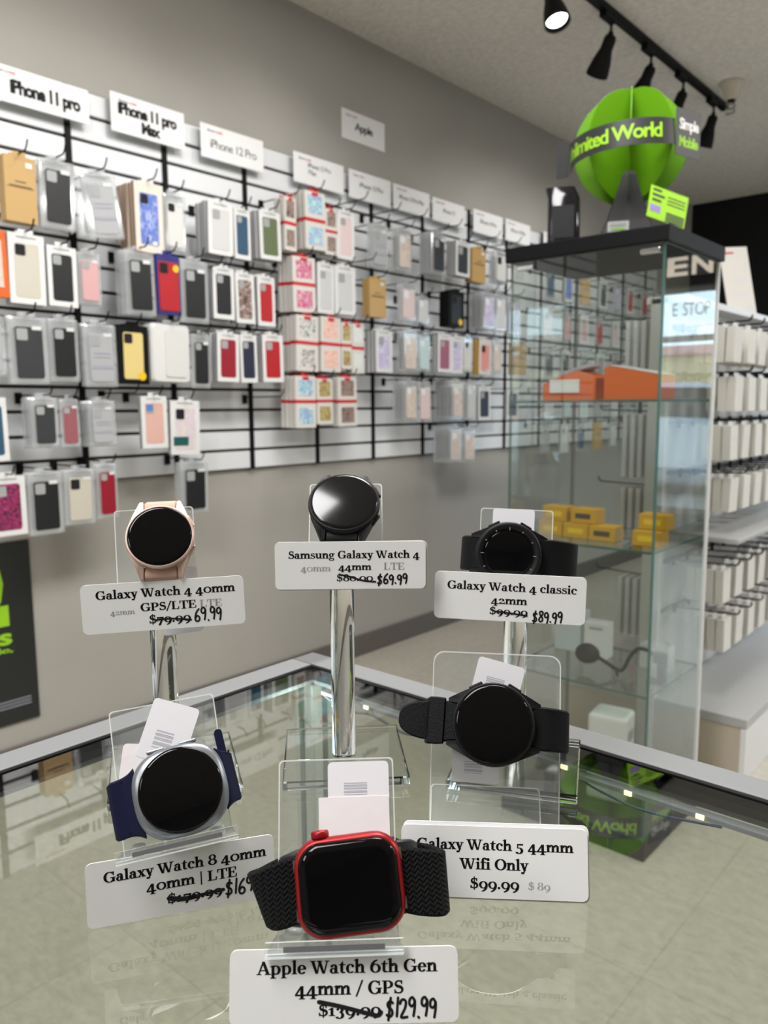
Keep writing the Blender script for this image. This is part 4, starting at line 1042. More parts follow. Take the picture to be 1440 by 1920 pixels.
for sd in (-1, 1):
    far = .0405 if sd < 0 else .0395
    P = smooth_path([(sd * .0205, -.0064, .0118), (sd * .0240, -.0066, .0128), (sd * .0300, -.0072, .0133), (sd * .0365, -.0098, .0134), (sd * far, -.0160, .0132), (sd * far * 1.0, -.0270, .0128), (sd * .034, -.042, .0125), (sd * .018, -.050, .0122), (0, -.052, .0122)], 7)
    sb = MB().strip([(p.x, p.y, p.z) for p in P], .0030)
    for v in sb.v:                                 # the soft band sags at its ends
        q = min(1.0, max(0.0, (abs(v.x) - .024) / .015))
        if sd < 0:
            v.x += q * (.0018 - v.y * .27); v.y = v.y * (1 - .36 * q) - .0004 * q if v.y > 0 else v.y - .0012 * q
        else:
            v.x += q * v.y * .05; v.y = v.y * (1 - .16 * q) if v.y > 0 else v.y - .0008 * q
            v.y -= max(0.0, v.x - .0205) * .13 + (.0012 if v.x > .022 else 0)
    s = sb.build('strap', 'weave', w)
    P = smooth_path([(sd * .0210, -.0082, .0142), (sd * .0240, -.0098, .0140), (sd * .0270, -.0130, .0134), (sd * .029, -.018, .012)], 4)
    MB().strip([(p.x, p.y, p.z) for p in P], .0024).build('strap_connector', 'black_strap', s)
    mb = MB()
    for sy in (-1, 1): mb.box((sd * .0222, sy * .0095, -.0048), (.0008, .0045, .0006))
    mb.build('lug_glint', 'steel', s)

# ------------------------------------------------------------------ acrylic stands
def plate(mb, w, h, th, cy=0.0, M=None, r=.002, edge=1):
    mb.prism(rrect(w, h, r, 4, 0, cy), -th, 0, 0, M, side_mat=edge)
    a = rrect(w, h, r, 4, 0, cy); b = rrect(w - .0013, h - .0013, r, 4, 0, cy); n = len(a)   # flat pale ring paints the bright line of the edge
    mb.add([(x, y, .00005) for x, y in a] + [(x, y, .00005) for x, y in b], [(i, (i + 1) % n, n + (i + 1) % n, n + i) for i in range(n)], edge, M)
def tall_stand(cx, cy, theta, rod, plate_frame, pw, ph, lip, label):
    """solid base block, round rod, tilted clear plate with a lip that holds the watch and the card"""
    t = thing('acrylic_display_stand', label, 'display stand', T(cx, cy, GZ), 'tall clear watch stands')
    a = rad(theta)
    MB().box((0, 0, .0040), (.080, .084, .0060), M=Matrix.Rotation(a, 4, 'Z'), bev=.0008, seg=1).build('base', 'acrylic_block', t)
    top = plate_frame.translation + plate_frame.to_3x3() @ Vector((0, -ph * .2, -.006))
    z0, z1 = .0075, top.z - GZ
    MB().lathe([(0, z0), (.0073, z0), (.0078, z0 + .0005), (.0078, z1 - .0005), (.0073, z1), (0, z1)], 40, M=T(rod[0] - cx, rod[1] - cy, 0)).build('rod', 'acrylic_block', t)
    mb = MB(); PF = T(-cx, -cy, -GZ) @ plate_frame
    plate(mb, pw, ph + .012, .003, -.006, M=PF)
    mb.box((0, -.0105 - ph / 2, .011), (pw, .003, .020), 0, M=PF, edge_mat=1, thin=1)
    mb.box((0, -.0105 - ph / 2, .0215), (pw, .010, .0016), 0, M=PF, edge_mat=1, thin=2)
    mb.build('watch_plate', ['acrylic', 'acrylic_edge'], t)
    return t
PF4 = frame((-0.4172, 0.2662, 1.0760), 51, 14, 2); PF44 = frame((-0.3488, 0.3622, 1.0900), 42, 28, 0); PFCL = frame((-0.2700, 0.4390, 1.0660), 33, 12, -2)
tall_stand(-.429, .280, 58, (-.4235, .2726), PF4, .047, .048, 0, 'tall clear stand under the rose gold watch')
tall_stand(-.357, .366, 46, (-.3528, .3616), PF44, .047, .046, 0, 'tall clear stand under the topmost black watch')
tall_stand(-.2615, .431, 26, (-.2750, .4488), PFCL, .047, .055, 0, 'tall clear stand under the ticked bezel watch')

def short_stand(P, theta, tilt, roll, pw, ph, cy, lip_y, label, foot=True, round_top=.002):
    F = frame(P, theta, tilt, roll)
    t = thing('acrylic_easel_stand', label, 'display stand', F, 'low clear watch easels')
    mb = MB(); plate(mb, pw, ph, .0055 if lip_y is not None else .002, cy, r=round_top)
    mb.build('back_plate', ['acrylic', 'acrylic_edge'], t)
    if lip_y is not None:
        mb = MB().box((0, lip_y, .0165), (pw, .0016, .0325), 0)
        mb.box((0, lip_y + .0015, .0335), (pw + .002, .0042, .002), 0, edge_mat=1, thin=2)
        mb.box((0, lip_y - .0018, .0335), (pw + .002, .0006, .0022), 1)
        lp = mb.build('ledge', ['acrylic', 'acrylic_edge'], t)
        MB().box((0, lip_y + .0012, .0348), (pw * .76, .0020, .0006)).build('slot', 'alu_dark', lp)
        for sx in (-1, 1):
            MB().lathe([(0, 0), (.0040, 0), (.0034, .002), (.0012, .0026), (0, .0026)], 20, M=T(sx * pw * .36, lip_y + .0009, .0065) @ Matrix.Rotation(-pi / 2, 4, 'X')).build('bump_stud', 'acrylic_edge', lp)
    return t, F
def lying(t, F, c, size, theta, name='foot'):
    Mw = T(c[0], c[1], c[2]) @ Matrix.Rotation(rad(theta), 4, 'Z')
    mb = MB().box((0, 0, 0), size, 0, M=F.inverted() @ Mw, edge_mat=1, thin=2)
    return mb.build(name, ['acrylic', 'acrylic_edge'], t)
t, F = short_stand((-0.3359, 0.2165, 0.9790), 56, 24, 5, .053, .092, -.014, -.0362, 'low clear easel behind the silver cushion watch')
t, F = short_stand((-0.2333, 0.2338, 0.9720), 42, 24, 1, .052, .092, -.014, -.0389, 'low clear easel behind the red square watch')
t, F = short_stand((-0.2308, 0.3571, 0.9713), 35, 14, -1, .0715, .098, .0025, None, 'wide thin rounded clear easel behind the leather strap watch', round_top=.006)
mb = MB(); plate(mb, .0600, .030, .002, 0, M=F.inverted() @ frame((-0.2270, 0.3420, .9390), 35, 40, 0)); mb.build('front_leaf', ['acrylic', 'acrylic_edge'], t)
lying(t, F, (-0.2250, 0.3130, GZ + .0012), (.066, .024, .0018), 36)

# ------------------------------------------------------------------ price cards
def price_card(F, w, h, lines, label, hand=None, strike=None, ghost=(), r=.003):
    o = MB().prism(rrect(w, h, r, 4), -.0006, 0).build('price_card', 'card', M=F)
    tag(o, label, 'price card', 'price cards of the watches')
    mb = MB()
    for text, u0, u1, v, hs in lines:
        put_serif(mb, text, (u0 - .5) * w, (u1 - .5) * w, (.5 - v) * h, .00008, 0, hs)
    mb.build('printed_lettering', 'ink', o, fix=False)
    if ghost:
        mb = MB()
        for text, u0, u1, v in ghost: put_serif(mb, text, (u0 - .5) * w, (u1 - .5) * w, (.5 - v) * h, .00004)
        mb.build('show_through_lettering', 'ink_ghost', o, fix=False)
    if hand or strike:
        mb = MB()
        if hand: put_hand(mb, hand[0], (hand[1] - .5) * w, (hand[2] - .5) * w, (.5 - hand[3]) * h, (.5 - hand[4]) * h, .00012, hand[5] if len(hand) > 5 else .00050)
        for st in strike or ():
            pts = [((u - .5) * w, (.5 - v) * h) for u, v in st[0]]
            put_stroke(mb, [tuple(p)[:2] for p in smooth_path([(a, b, 0) for a, b in pts], 5)], st[1], .00016)
        mb.build('handwritten_price', 'ink', o, fix=False)
    return o
def on_glass(a, b, h, tilt):
    """card frame standing on the glass with its lower edge from a to b"""
    th = math.degrees(atan2(b[1] - a[1], b[0] - a[0])); F = frame(((a[0] + b[0]) / 2, (a[1] + b[1]) / 2, GZ + .0006), th, tilt)
    return F @ T(0, h / 2, 0)
price_card(frame((-0.3875, 0.2510, 1.0480), 50, 2, 1.5), .0910, .0285, [('Galaxy Watch 4 40mm', .09, .945, .31, 1.0), ('GPS/LTE', .355, .70, .60, .95), ('$79.99', .40, .66, .86, 1.0)],
           'white price card under the rose gold watch', ('69.99', .685, .86, .87, .62), [([(.445, .80), (.54, .79), (.66, .84)], .00055)], [('42mm', .17, .32, .64), ('LTE', .72, .86, .60)])
price_card(frame((-0.3135, 0.3288, 1.0683), 41.5, 2, 0), .0880, .0280, [('Samsung Galaxy Watch 4', .09, .96, .35, 1.0), ('44mm', .42, .64, .60, .95), ('$80.00', .405, .65, .83, .95)],
           'white price card under the topmost black watch', ('$69.99', .68, .885, .90, .70), [([(.425, .69), (.50, .74), (.58, .82), (.665, .85)], .00055)], [('40mm', .17, .37, .62), ('LTE', .72, .86, .60)])
tag(MB().prism(rrect(.0890, .0285, .003, 4), -.0006, 0).build('price_card', 'offwhite', M=frame((-0.3135, 0.3288, 1.0683), 41.5, 2, .4) @ T(.0006, -.0003, -.0010)), 'blank cream card behind the topmost watch\'s price card', 'price card', 'price cards of the watches')
price_card(frame((-0.2452, 0.3928, 1.0474), 33, 2, -1.4), .0885, .0285, [('Galaxy Watch 4 classic', .085, .94, .36, 1.0), ('42mm', .38, .62, .635, .95), ('$99.99', .37, .625, .86, .95)],
           'white price card under the watch with the ticked bezel', ('$89.99', .66, .86, .98, .76), [([(.41, .80), (.50, .82), (.62, .86)], .00055)])
price_card(on_glass((-.3242, .1620), (-.2782, .2360), .0300, 8), .0871, .0300, [('Galaxy Watch 8 40mm', .09, .955, .33, 1.0), ('40mm | LTE', .305, .79, .58, 1.0), ('$179.99', .41, .705, .82, .95)],
           'white price card under the silver cushion watch, one corner behind the woven strap', ('$169.99', .725, .99, .86, .63, .00048), [([(.42, .74), (.50, .79), (.56, .78)], .0011), ([(.52, .79), (.62, .77), (.71, .755)], .0008)])
price_card(on_glass((-.2315, .2755), (-.1590, .3300), .0335, 15), .0907, .0335, [('Galaxy Watch 5 44mm', .085, .925, .33, 1.0), ('Wifi Only', .32, .685, .60, 1.0), ('$99.99', .37, .635, .865, 1.0)],
           'white price card with a single printed price, under the strap tail', ghost=[('$ 89', .68, .80, .86)])
tag(MB().prism(rrect(.0907, .0360, .003, 4), -.0006, 0).build('price_card', 'card', M=on_glass((-.2315, .2755), (-.1590, .3300), .0360, 15) @ T(.0008, -.0010, -.0012)), 'spare white card peeking out behind the single price card', 'price card', 'price cards of the watches')
price_card(on_glass((-.2286, .1684), (-.1626, .2284), .0279, 15), .0892, .0279, [('Apple Watch 6th Gen', .12, .91, .33, 1.0), ('44mm / GPS', .285, .76, .61, 1.0), ('$139.99', .385, .66, .885, .95)],
           'white price card under the red square watch', ('$129.99', .685, .91, .92, .68, .00050), [([(.39, .70), (.48, .76), (.60, .86), (.645, .89), (.66, .85)], .0008)])

# paper tags stuck to the stands
def price_tag(F, w, h, label, bars=True, m='tag', r=.002):
    o = MB().prism(rrect(w, h, r, 3), -.0003, 0).build('price_tag', m, M=F); tag(o, label, 'price tag')
    if bars:
        mb = MB()
        for k, q in enumerate((0, 1.1, 1.7, 2.9, 3.5, 4.6, 5.0, 6.0)): mb.box((-w * .05, -h * .28 + q * h * .045, .00006), (w * .38, h * (.012 + .012 * (k % 3)), .00006))
        mb.build('barcode', 'ink_pale', o)
    return o
F8 = frame((-0.3334, 0.2148, 0.9790), 56, 24, 5); FA = frame((-0.2333, 0.2338, 0.9720), 42, 24, 1); F5 = frame((-0.2308, 0.3571, 0.9713), 35, 14, -1)
price_tag(F8 @ T(.0015, .0175, .0006) @ Matrix.Rotation(rad(-26), 4, 'Z'), .024, .030, 'tilted white barcode tag on the easel of the silver watch')
price_tag(F8 @ T(-.012, .005, .0005) @ Matrix.Rotation(rad(-14), 4, 'Z'), .022, .018, 'blank white paper slip beside the tilted barcode tag', False, 'paper_pink')
price_tag(FA @ T(.0100, .0215, .0006), .0275, .0180, 'upright white barcode tag on the easel of the red watch')
price_tag(FA @ T(.0078, -.0010, .0008), .0315, .0330, 'creased blank white paper on the easel of the red watch', False, 'paper_pink', .0005)
price_tag(F5 @ T(.0010, .0375, .0006) @ Matrix.Rotation(rad(-13), 4, 'Z'), .0265, .0190, 'white barcode tag showing above the leather strap watch')
price_tag(F5 @ T(-.0105, -.0085, .0006), .0265, .0230, 'grey white tag hanging below the leather strap watch', True, 'tag')
price_tag(PF4 @ T(.0135, -.040, .004) @ Matrix.Rotation(rad(3), 4, 'Z'), .024, .026, 'white paper slip hanging below the rose gold watch\'s card', False)
price_tag(PFCL @ T(-.002, .0195, .0006), .027, .016, 'folded white tag at the top of the ticked bezel watch\'s stand', False)
price_tag(PF4 @ T(.018, -.020, .0006), .012, .014, 'small white tag corner beside the blush strap', False)
# ------------------------------------------------------------------ the glass tower cabinet
BX0, BX1, BY0, BY1, BH = -1.168, -0.752, 1.858, 2.218, 1.572
cb = thing('glass_cabinet', 'tall glass tower cabinet with black top and base', 'cabinet', T((BX0 + BX1) / 2, (BY0 + BY1) / 2, 0))
bw(MB(), (BX0 - .006, BY0 - .006, 0), (BX1 + .006, BY1 + .006, .055), 0, .003).build('base', 'black_matte', cb, world=True)
bw(MB(), (BX0 - .012, BY0 - .012, BH - .038), (BX1 + .012, BY1 + .012, BH), 0, .003).build('top', 'black', cb, world=True)
z0, z1 = .056, BH - .039
th = .004
bw(MB(), (BX0, BY0, z0), (BX1 - .006, BY0 + th, z1), 0, edge_mat=1, thin=1).build('glass_door', ['tower_glass', 'glass_edge'], cb, world=True)
bw(MB(), (BX1 - th, BY0, z0), (BX1, BY1, z1), 0, edge_mat=1, thin=0).build('glass_panel', ['tower_glass', 'glass_edge'], cb, world=True)
bw(MB(), (BX0, BY0 + .006, z0), (BX0 + th, BY1, z1), 0, edge_mat=1, thin=0).build('glass_panel', ['tower_glass', 'glass_edge'], cb, world=True)
bw(MB(), (BX0 + th, BY1 - th, z0), (BX1 - th, BY1, z1), 0, edge_mat=1, thin=1).build('glass_panel', ['tower_glass', 'glass_edge'], cb, world=True)
for z in (.431, .801, 1.173):
    bw(MB(), (BX0 + .006, BY0 + .010, z - .006), (BX1 - .006, BY1 - .006, z), 0, edge_mat=1, thin=2).build('glass_shelf', ['shelf_glass', 'glass_edge'], cb, world=True)
for x in (BX0 + .001, BX1 - .005): bw(MB(), (x, BY1 - .005, z0), (x + .008, BY1 + .005, z1), 0).build('corner_strip', 'white' if x > -1 else 'alu', cb, world=True)
bw(MB(), (BX1 - .0042, BY0 - .001, z0), (BX1 + .001, BY0 + .002, z1), 0).build('corner_strip', 'glass_edge', cb, world=True)
for x in (BX0 + .045, BX1 - .035):
    bw(MB(), (x - .024, BY0 - .006, z1 - .022), (x + .024, BY0 + .010, z1 - .010), 0, .002).build('door_hinge', 'steel', cb, world=True)

def obj_at(name, label, cat, loc, rz=0, group=None): return thing(name, label, cat, T(*loc) @ Matrix.Rotation(rad(rz), 4, 'Z'), group)
# upper shelf: two orange cartons
sz = 1.1735
o = obj_at('display_carton', 'low orange carton with a white card leaning in it, upper cabinet shelf', 'carton', (-1.008, 1.945, sz))
side = [(-.075, 0), (.075, 0), (.075, .055), (.02, .075), (-.03, .060), (-.075, .043)]
MB().prism(side, -.055, .055, M=Matrix.Rotation(pi / 2, 4, 'X')).build('carton_body', 'orange', o)
MB().box((0, 0, 0), (.085, .002, .034), M=T(-.012, -.057, .036)).build('white_card', 'white', o)
MB().box((0, 0, 0), (.095, .06, .010), M=T(.005, -.005, .078) @ Matrix.Rotation(rad(-14), 4, 'Y'), bev=.002).build('grey_phone_box', 'ink_grey', o)
o = obj_at('display_carton', 'tall orange carton with a sloping top, upper cabinet shelf', 'carton', (-.842, 1.945, sz))
MB().prism([(-.068, 0), (.070, 0), (.070, .060), (-.050, .084), (-.068, .080)], -.055, .055, M=Matrix.Rotation(pi / 2, 4, 'X')).build('carton_body', 'orange', o)
MB().prism([(-.050, .0845), (.070, .0605), (.070, .0625), (-.050, .0865)], -.056, .056, M=Matrix.Rotation(pi / 2, 4, 'X')).build('white_lid_edge', 'white', o)
# middle shelf: little yellow boxes
sz = .8015
k = 0
for x, y, z, lab in [(-1.085, 1.975, 0, 'lowest, at the back corner'), (-1.008, 1.972, 0, 'second along the bottom layer'), (-.930, 1.968, 0, 'third along the bottom layer'), (-.805, 1.962, 0, 'alone at the door edge, lower one'),
                     (-1.080, 1.985, .0405, 'on top of the corner box'), (-.990, 1.980, .0405, 'in the middle of the upper layer'), (-.800, 1.985, .0405, 'upper one at the door edge')]:
    o = obj_at('gold_box', 'golden yellow carton in the glass cabinet, ' + lab, 'box', (x, y, sz + z), (k * 37) % 5 - 2, 'yellow boxes on the middle cabinet shelf')
    MB().box((0, 0, .020), (.074, .055, .0395), bev=.0012, seg=1).build('carton', 'yellow_box', o)
    MB().box((0, -.0278, .020), (.045, .0004, .014)).build('printed_panel', 'kraft_print' if k % 3 == 2 else 'gold_sticker', o); k += 1
# lower shelf: gooseneck holder and white boxes
sz = .4315
o = obj_at('gooseneck_phone_holder', 'black gooseneck holder with an oval pad, lower cabinet shelf', 'holder', (-.86, 1.98, sz))
MB().lathe([(0, -.010), (.026, -.009), (.035, -.004), (.036, .002), (.028, .008), (0, .010)], 32, M=T(-.115, -.01, .046) @ Matrix.Rotation(rad(68), 4, 'X') @ Matrix.Diagonal((1, .78, 1, 1))).build('pad', 'black_matte', o)
MB().tube(smooth_path([(-.085, -.008, .042), (-.055, -.006, .028), (-.028, -.004, .016), (-.012, -.004, .022), (.004, 0, .058), (.022, 0, .082), (.045, .002, .086), (.070, .004, .074)], 6), .0052, 10).build('gooseneck', 'black_matte', o)
mb = MB().box((.084, .004, .070), (.034, .022, .030), bev=.004).box((.090, .004, .030), (.020, .026, .055), bev=.004).tube([(.09, .004, .004), (.06, .004, .012)], .004, 8)
mb.box((.078, .004, .003), (.05, .03, .006), bev=.002)
mb.build('clamp', mat('grey_plastic', (.16, .16, .18), .5), o)
MB().tube([(-.034, -.006, .022), (-.020, -.02, .006)], .004, 8).build('thumb_screw', 'black_matte', o)
o = obj_at('accessory_box', 'pale blue white carton at the back of the lower cabinet shelf', 'box', (-1.10, 2.12, sz))
MB().box((0, 0, .060), (.085, .06, .12), bev=.0015, seg=1).build('carton', mat('pale_blue_carton', (.55, .62, .64), .5), o); MB().box((0, -.0303, .118), (.084, .0006, .004)).build('grey_lid_line', 'ink_grey', o)
o = obj_at('accessory_box', 'white carton with a grey strip beside the oval pad', 'box', (-1.005, 2.10, sz), 6)
MB().box((0, 0, .052), (.07, .05, .104), bev=.0015, seg=1).build('carton', 'white', o); MB().box((0, -.0254, .088), (.04, .0006, .008)).build('label_strip', 'ink_grey', o)
o = obj_at('accessory_box', 'clear white blister box near the clamp', 'box', (-.83, 2.10, sz), -4)
MB().box((0, 0, .036), (.08, .05, .072), bev=.003, seg=1).build('carton', 'sleeve', o); MB().box((0, .01, .03), (.03, .02, .05)).build('inner_cable', 'white', o)
# bottom: white box with rounded lid
o = obj_at('accessory_box', 'tall white carton on the black base of the cabinet', 'box', (-.925, 2.03, .0555), 8)
MB().box((0, 0, .125), (.108, .10, .25), bev=.012, seg=3).build('carton', 'white', o); MB().box((.0545, 0, .19), (.0006, .05, .03)).build('side_print', 'ink_grey', o)

# ------------------------------------------------------------------ on top of the cabinet
GC = Vector((-.925, 2.03, 1.814))
gl = thing('globe_display', 'lime green slotted card globe on a black stand', 'display', T(GC.x, GC.y, BH))
gz = GC.z - BH; GR = .141
fins = [(GR * cos(rad(a)), GR * sin(rad(a))) for a in range(-90, 91, 6)]
for k in range(8):
    a = k * pi / 4 + rad(24.5)
    o = MB().prism(fins, -.0012, .0012, M=T(0, 0, gz) @ Matrix.Rotation(a, 4, 'Z') @ Matrix.Rotation(pi / 2, 4, 'X')).build('globe_fin', 'lime', gl)
# stand: two crossed tapering boards
prof = [(-.105, 0), (.105, 0), (.050, .105), (.030, .200), (.022, .235), (0, .245), (-.022, .235), (-.030, .200), (-.050, .105)]
MB().loft([(rrect(2 * s_, 2 * s_, .003, 2), z_) for s_, z_ in ((.076, 0), (.070, .012), (.052, .055), (.036, .110), (.025, .150), (.019, .172), (.012, .184))], smooth=False, M=Matrix.Rotation(rad(24.5), 4, 'Z')).build('stand', 'black', gl)
bd = MB().box((0, 0, 0), (.052, .003, .030), bev=.001); bd.box((0, -.0022, .004), (.040, .0008, .008), 1); bd.box((0, -.0022, -.008), (.034, .0008, .006), 2)
bd.build('badge', ['alu', 'charcoal_card', 'lime'], gl, M=T(.010, -.076, .034) @ Matrix.Rotation(rad(24.5), 4, 'Z') @ Matrix.Rotation(rad(-22), 4, 'X'))
# the lettered belt
BR = .149; c0, c1 = -158, -22                      # heading range of the belt, degrees
belt = MB(); N = 36; bh = .030
tl = T(0, 0, -.010) @ Matrix.Rotation(rad(-3), 4, 'Y')
def bp(ang, z, r): return tl @ Vector((r * cos(rad(ang)), r * sin(rad(ang)), z))
vs = []
for i in range(N + 1):
    a = c0 + (c1 - c0) * i / N
    vs += [bp(a, -bh, BR), bp(a, bh, BR), bp(a, bh, BR - .002), bp(a, -bh, BR - .002)]
belt.add(vs, [(4 * i + q, 4 * i + (q + 1) % 4, 4 * i + 4 + (q + 1) % 4, 4 * i + 4 + q) for i in range(N) for q in range(4)] + [(0, 1, 2, 3), (4 * N, 4 * N + 1, 4 * N + 2, 4 * N + 3)])
bo = belt.build('belt', 'charcoal_card', gl, M=T(0, 0, gz))
mb = MB()
arc = rad(c1 - c0) * BR
put_sans(mb, 'Unlimited World', 0, -.015, rad(112) * BR, .033, 0, bold=.018, bend=lambda p: bp(-92.5 + math.degrees(p.x / BR), p.y, BR + .0008))
mb.build('belt_lettering', 'lime_bright', bo, fix=False)
# square lettered panels at both ends of the belt
def end_panel(ang, w, h, txt, turn, sign=1):
    F = T(*bp(ang, 0, BR + .004)) @ Matrix.Rotation(rad(ang + 90 + turn), 4, 'Z') @ Matrix.Rotation(pi / 2, 4, 'X')
    o = MB().prism(rrect(w, h, .004, 3, sign * w * .5), -.002, 0).build('end_panel', 'charcoal_card', gl, M=T(0, 0, gz) @ F)
    if txt:
        mb = MB(); put_sans(mb, 'Simple', w * .52, .008, w * .80, .024, .0006, 0, bold=.03); put_sans(mb, 'Mobile', w * .52, -.032, w * .78, .024, .0006, 1, bold=.03)
        mb.build('panel_lettering', ['white', 'lime_bright'], o, fix=False)
end_panel(c1, .092, .108, True, 6)
end_panel(-150, .034, .092, False, 66, -1)
# leaflet, dark glossy box
F = frame((-.776, 1.920, 1.6250), 60, 6, -13)
o = MB().box((0, 0, 0), (.108, .076, .0015)).build('leaflet', 'lime_bright', M=F); tag(o, 'bright lime leaflet with black print standing beside the globe stand', 'leaflet')
mb = MB()
for r_, (x, w_) in enumerate([(-.035, .024), (-.030, .034), (-.033, .026)]): mb.box((x, .030 - r_ * .012, .0010), (w_, .005, .0006))
for r_ in range(3): mb.box((.022, .022 - r_ * .008, .0010), (.050, .0022, .0006))
for r_ in range(5): mb.box((.024, -.016 - r_ * .006, .0010), (.052, .0038, .0006))
mb.build('printed_lines', 'charcoal_card', o)
MB().box((-.034, -.014, .0010), (.030, .016, .0006)).build('purple_panel', 'purple', o)
o = thing('speaker_box', 'glossy black box beside the globe on the cabinet top', 'speaker', T(-1.052, 1.925, BH) @ Matrix.Rotation(rad(24), 4, 'Z'))
MB().loft([(rrect(.080, .070, .012, 3), 0), (rrect(.080, .070, .012, 3), .115), (rrect(.075, .062, .012, 3, -.010, 0), .142)]).build('speaker_body', 'black_gloss', o)
MB().box((0, -.0354, .055), (.056, .001, .080)).build('grille', 'black_matte', o)

# ------------------------------------------------------------------ accessory gondola behind the cabinet
gx0, gx1, gy0, gy1, gc = -1.335, -.690, 2.47, 4.6, -1.010
gd = thing('gondola_shelf', 'double sided white gondola with peg rails and grey deck', 'shelf unit', T(gc, (gy0 + gy1) / 2, 0))
bw(MB(), (gc - .020, gy0 + .012, 0), (gc + .020, gy1, 1.47), 0).build('back_panel', 'white', gd, world=True)
bw(MB(), (gc - .030, gy0, 0), (gc + .030, gy0 + .03, 1.49), 0, .003).build('upright', 'white', gd, world=True)
bw(MB(), (gx0, gy0 + .002, .17), (gx1, gy1, .20), 0, .002).build('deck', 'grey_deck', gd, world=True)
bw(MB(), (gx0 + .01, gy0 + .006, 0), (gc - .031, gy0 + .02, .169), 0).build('end_board', 'beige_board', gd, world=True)
bw(MB(), (gc + .031, gy0 + .006, 0), (gx1 - .01, gy0 + .02, .169), 0).build('end_board', 'beige_board', gd, world=True)
for x in (gx0, gx1 - .016): bw(MB(), (x, gy0 + .0, 0), (x + .016, gy1, .168), 0).build('kick_plate', 'white', gd, world=True)
bw(MB(), (gc - .045, gy0, 1.47), (gc + .085, gy1, 1.492), 0, .002).build('top_cap', 'white', gd, world=True)
bw(MB(), (gc + .021, gy0 + .03, .735), (gx1 - .06, gy1, .750), 0, .002).build('narrow_shelf', 'grey_deck', gd, world=True)
ROWZ = [1.395, 1.245, 1.095, .930, .640, .475]
for z in ROWZ: bw(MB(), (gc + .021, gy0 + .04, z + .004), (gc + .031, gy1, z + .016), 0).build('peg_rail', 'alu', gd, world=True)
peg0 = None; box0 = None
rb = random.Random(11)
for r_, z in enumerate(ROWZ):
    for k in range(9):
        y = 2.575 + k * .125 + (.03 if r_ % 2 else 0)
        if y > 3.70: continue
        where = '%s gondola row, %s peg from the cabinet' % (ORD[r_], ORD[k])
        if peg0 is None:
            p_ = MB().tube([(0, 0, 0), (.005, 0, .0), (.20, 0, .006)], .0028, 6).build('gondola_peg', 'black', M=Matrix())
            MB().box((.002, 0, -.004), (.004, .024, .03)).build('peg_plate', 'black', p_)
            MB().tube(smooth_path([(.20, 0, .006), (.208, 0, .010), (.212, 0, .022)], 3), .0028, 6).build('peg_tip', 'black', p_); peg0 = p_
        else: p_ = copy_tree(peg0)
        p_.matrix_world = T(gc + .0316, y, z + .010)
        tag(p_, 'black display peg, ' + where, 'peg', 'gondola display pegs')
        nb = rb.choice([2, 3, 3, 4])
        for q in range(nb):
            if box0 is None:
                b_ = MB().box((0, 0, -.058), (.027, .072, .108), 0, bev=.0012, seg=1).build('accessory_box', 'offwhite', M=Matrix())
                MB().box((0, 0, .001), (.0012, .040, .016)).build('hang_tab', 'white', b_)
                MB().box((.0137, 0, -.045), (.0004, .05, .012)).box((.0137, 0, -.075), (.0004, .03, .006)).build('printed_label', 'ink_ghost', b_)
                box0 = b_
            else: b_ = copy_tree(box0)
            b_.matrix_world = T(gc + .195 - q * .030, y, z + .004) @ Matrix.Rotation(rad(rb.uniform(-1.5, 1.5)), 4, 'Y') @ Matrix.Rotation(rad(rb.uniform(-1, 1)), 4, 'Z')
            tag(b_, 'white accessory box, %s, %s from the tip' % (where, ORD[q]), 'box', 'accessory boxes on the gondola')
# tall thin packs on the other side of the gondola
for r_, z in enumerate([1.43, 1.13, .885, .58]):
    hh = (.22, .21, .15, .20)[r_]
    p_ = copy_tree(peg0); p_.matrix_world = T(gc - .021, 2.56, z + .008) @ Matrix.Rotation(pi, 4, 'Z')
    tag(p_, 'black peg on the wall side of the gondola, %s from the top' % ORD[r_], 'peg', 'gondola display pegs')
    for q in range(4):
        b_ = MB().box((0, 0, -hh / 2), (.015, .09, hh), 0, bev=.001, seg=1).build('accessory_box', 'white', M=T(gc - .045 - q * .027, 2.565, z))
        MB().box((0, -.0453, -hh / 2), (.009, .0006, hh * .8)).build('side_window', 'ink_ghost', b_)
        tag(b_, 'tall thin white pack, wall side of the gondola, %s row, %s from the panel' % (ORD[r_], ORD[q]), 'box', 'thin packs on the wall side of the gondola')
# folded poster sheet standing on the gondola
M = frame((-.985, 3.19, 1.492), 62, 10, 5) @ T(0, .131, 0)
o = MB().box((0, 0, 0), (.135, .255, .004)).build('standing_sign', 'offwhite', M=M); tag(o, 'white printed board standing on top of the gondola', 'sign')
mb = MB(); mb.box((-.028, .105, .0024), (.05, .007, .0006), 0); mb.box((-.035, .094, .0024), (.03, .005, .0006), 1)
for x, y, w_ in ((.01, .0, .05), (.0, -.05, .07), (.045, -.1, .03), (.05, .06, .012)): mb.box((x, y, .0024), (w_, .012, .0006), 1)
mb.build('printed_marks', ['ink_red', 'ink_ghost'], o)

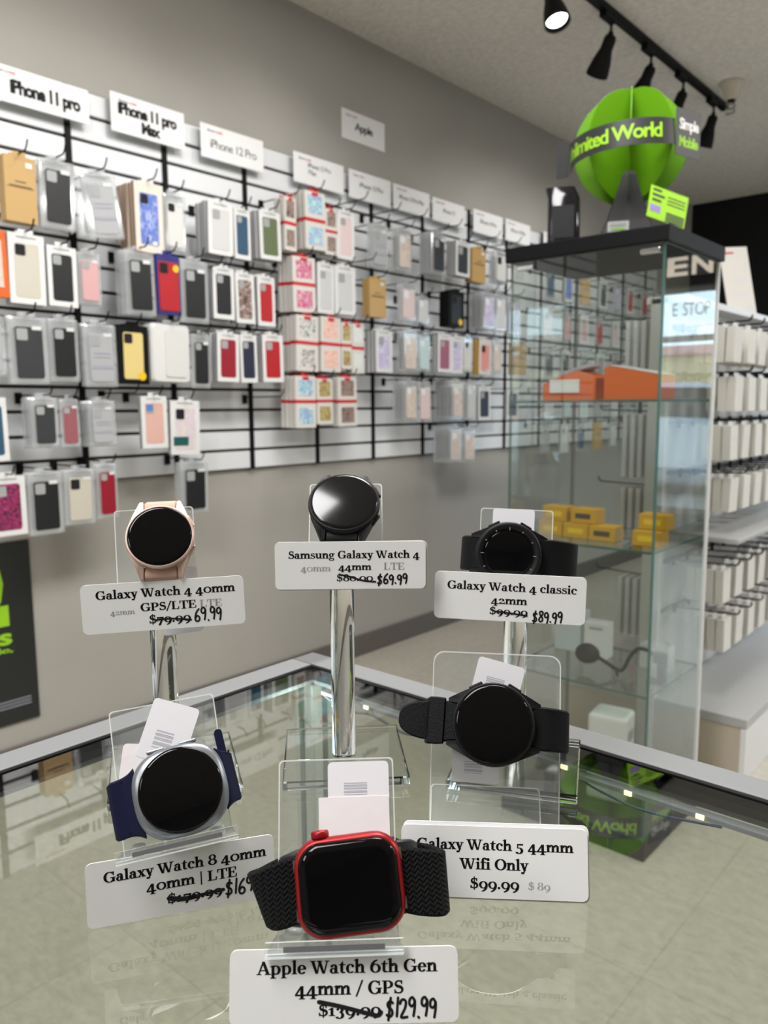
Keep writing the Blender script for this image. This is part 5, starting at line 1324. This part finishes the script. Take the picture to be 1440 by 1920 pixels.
# ------------------------------------------------------------------ ceiling: track lights and a lampholder
ty0, ty1, tx = -.4, 4.56, -1.555
tr = thing('lighting_track', 'black lighting track along the ceiling', 'track', T(tx, (ty0 + ty1) / 2, HC))
bw(MB(), (tx - .017, ty0, HC - .026), (tx + .017, ty1, HC), 0, .002).build('track_rail', 'black', tr, world=True)
bw(MB(), (tx - .018, ty1 - .06, HC - .030), (tx + .018, ty1 + .01, HC), 0, .002).build('track_end_cap', 'black', tr, world=True)
HEADS = [(2.70, -25, 22, True), (3.20, 150, 40, False), (3.60, 150, 42, False), (3.98, 150, 38, False), (4.40, 158, 24, False), (2.18, -172, 38, False), (1.45, -170, 40, False), (.70, 176, 40, False), (0.0, 180, 36, False)]
HN = ['lit track light aimed toward the counter', 'black track light second from the lit one, tipped to the wall', 'black track light half hidden above the globe', 'black track light just past the globe top', 'black track light at the track end beside the lettered panel']
for i, (y, az, tilt, lit) in enumerate(HEADS):
    lab = HN[i] if i < 5 else 'black track light over the slatwall, %s before the lit one' % ORD[i - 5]
    t = thing('track_light', lab, 'track light', T(tx, y, HC - .026), 'track lights on the ceiling')
    MB().box((0, -.03, -.012), (.030, .10, .024), bev=.003).build('adapter', 'black', t)
    MB().tube([(0, 0, -.022), (0, 0, -.062)], .006, 8).box((0, 0, -.066), (.016, .022, .022), bev=.003).build('stem', 'black', t)
    H = T(0, 0, -.074) @ Matrix.Rotation(rad(az), 4, 'Z') @ Matrix.Rotation(rad(-tilt), 4, 'Y')
    # the head hangs along -z of H
    MB().lathe([(0, .018), (.020, .016), (.025, .004), (.0255, -.035), (.030, -.050), (.040, -.085), (.046, -.120), (.047, -.136), (.043, -.136), (.039, -.119), (0, -.116)], 32, M=H @ T(.0, 0, -.012)).build('lamp_head', 'black', t)
    MB().lathe([(0, -.1205), (.0375, -.1205), (.0375, -.1215), (0, -.1225)], 28, M=H @ T(0, 0, -.012)).build('lamp_face', 'lamp_glow', t)
    d = bpy.data.lights.new('track_spot', 'SPOT'); d.energy = 10 if not lit else 7; d.spot_size = rad(105); d.spot_blend = .8; d.shadow_soft_size = .035; d.color = (1.0, .97, .93)
    lo = bpy.data.objects.new('track_spot', d); COL.objects.link(lo); lo.parent = t; lo.matrix_local = H @ T(0, 0, -.152)
t = thing('ceiling_lampholder', 'cream porcelain lampholder with a bare spiral bulb on the ceiling', 'lamp', T(-1.43, 4.28, HC))
MB().lathe([(0, 0), (.058, 0), (.060, -.006), (.048, -.022), (.036, -.050), (.034, -.075), (.030, -.082), (0, -.082)], 32).build('porcelain_cone', 'porcelain', t)
hx = [(.020 * cos(q * .6), .020 * sin(q * .6), -.088 - q * .0022) for q in range(30)]
MB().tube(hx, .005, 8).build('spiral_bulb', mat('grey_lamp_tube', (.30, .29, .27), .3), t)
MB().tube([(0, 0, -.08), (0, 0, -.10)], .016, 16).build('bulb_cap', 'black', t)
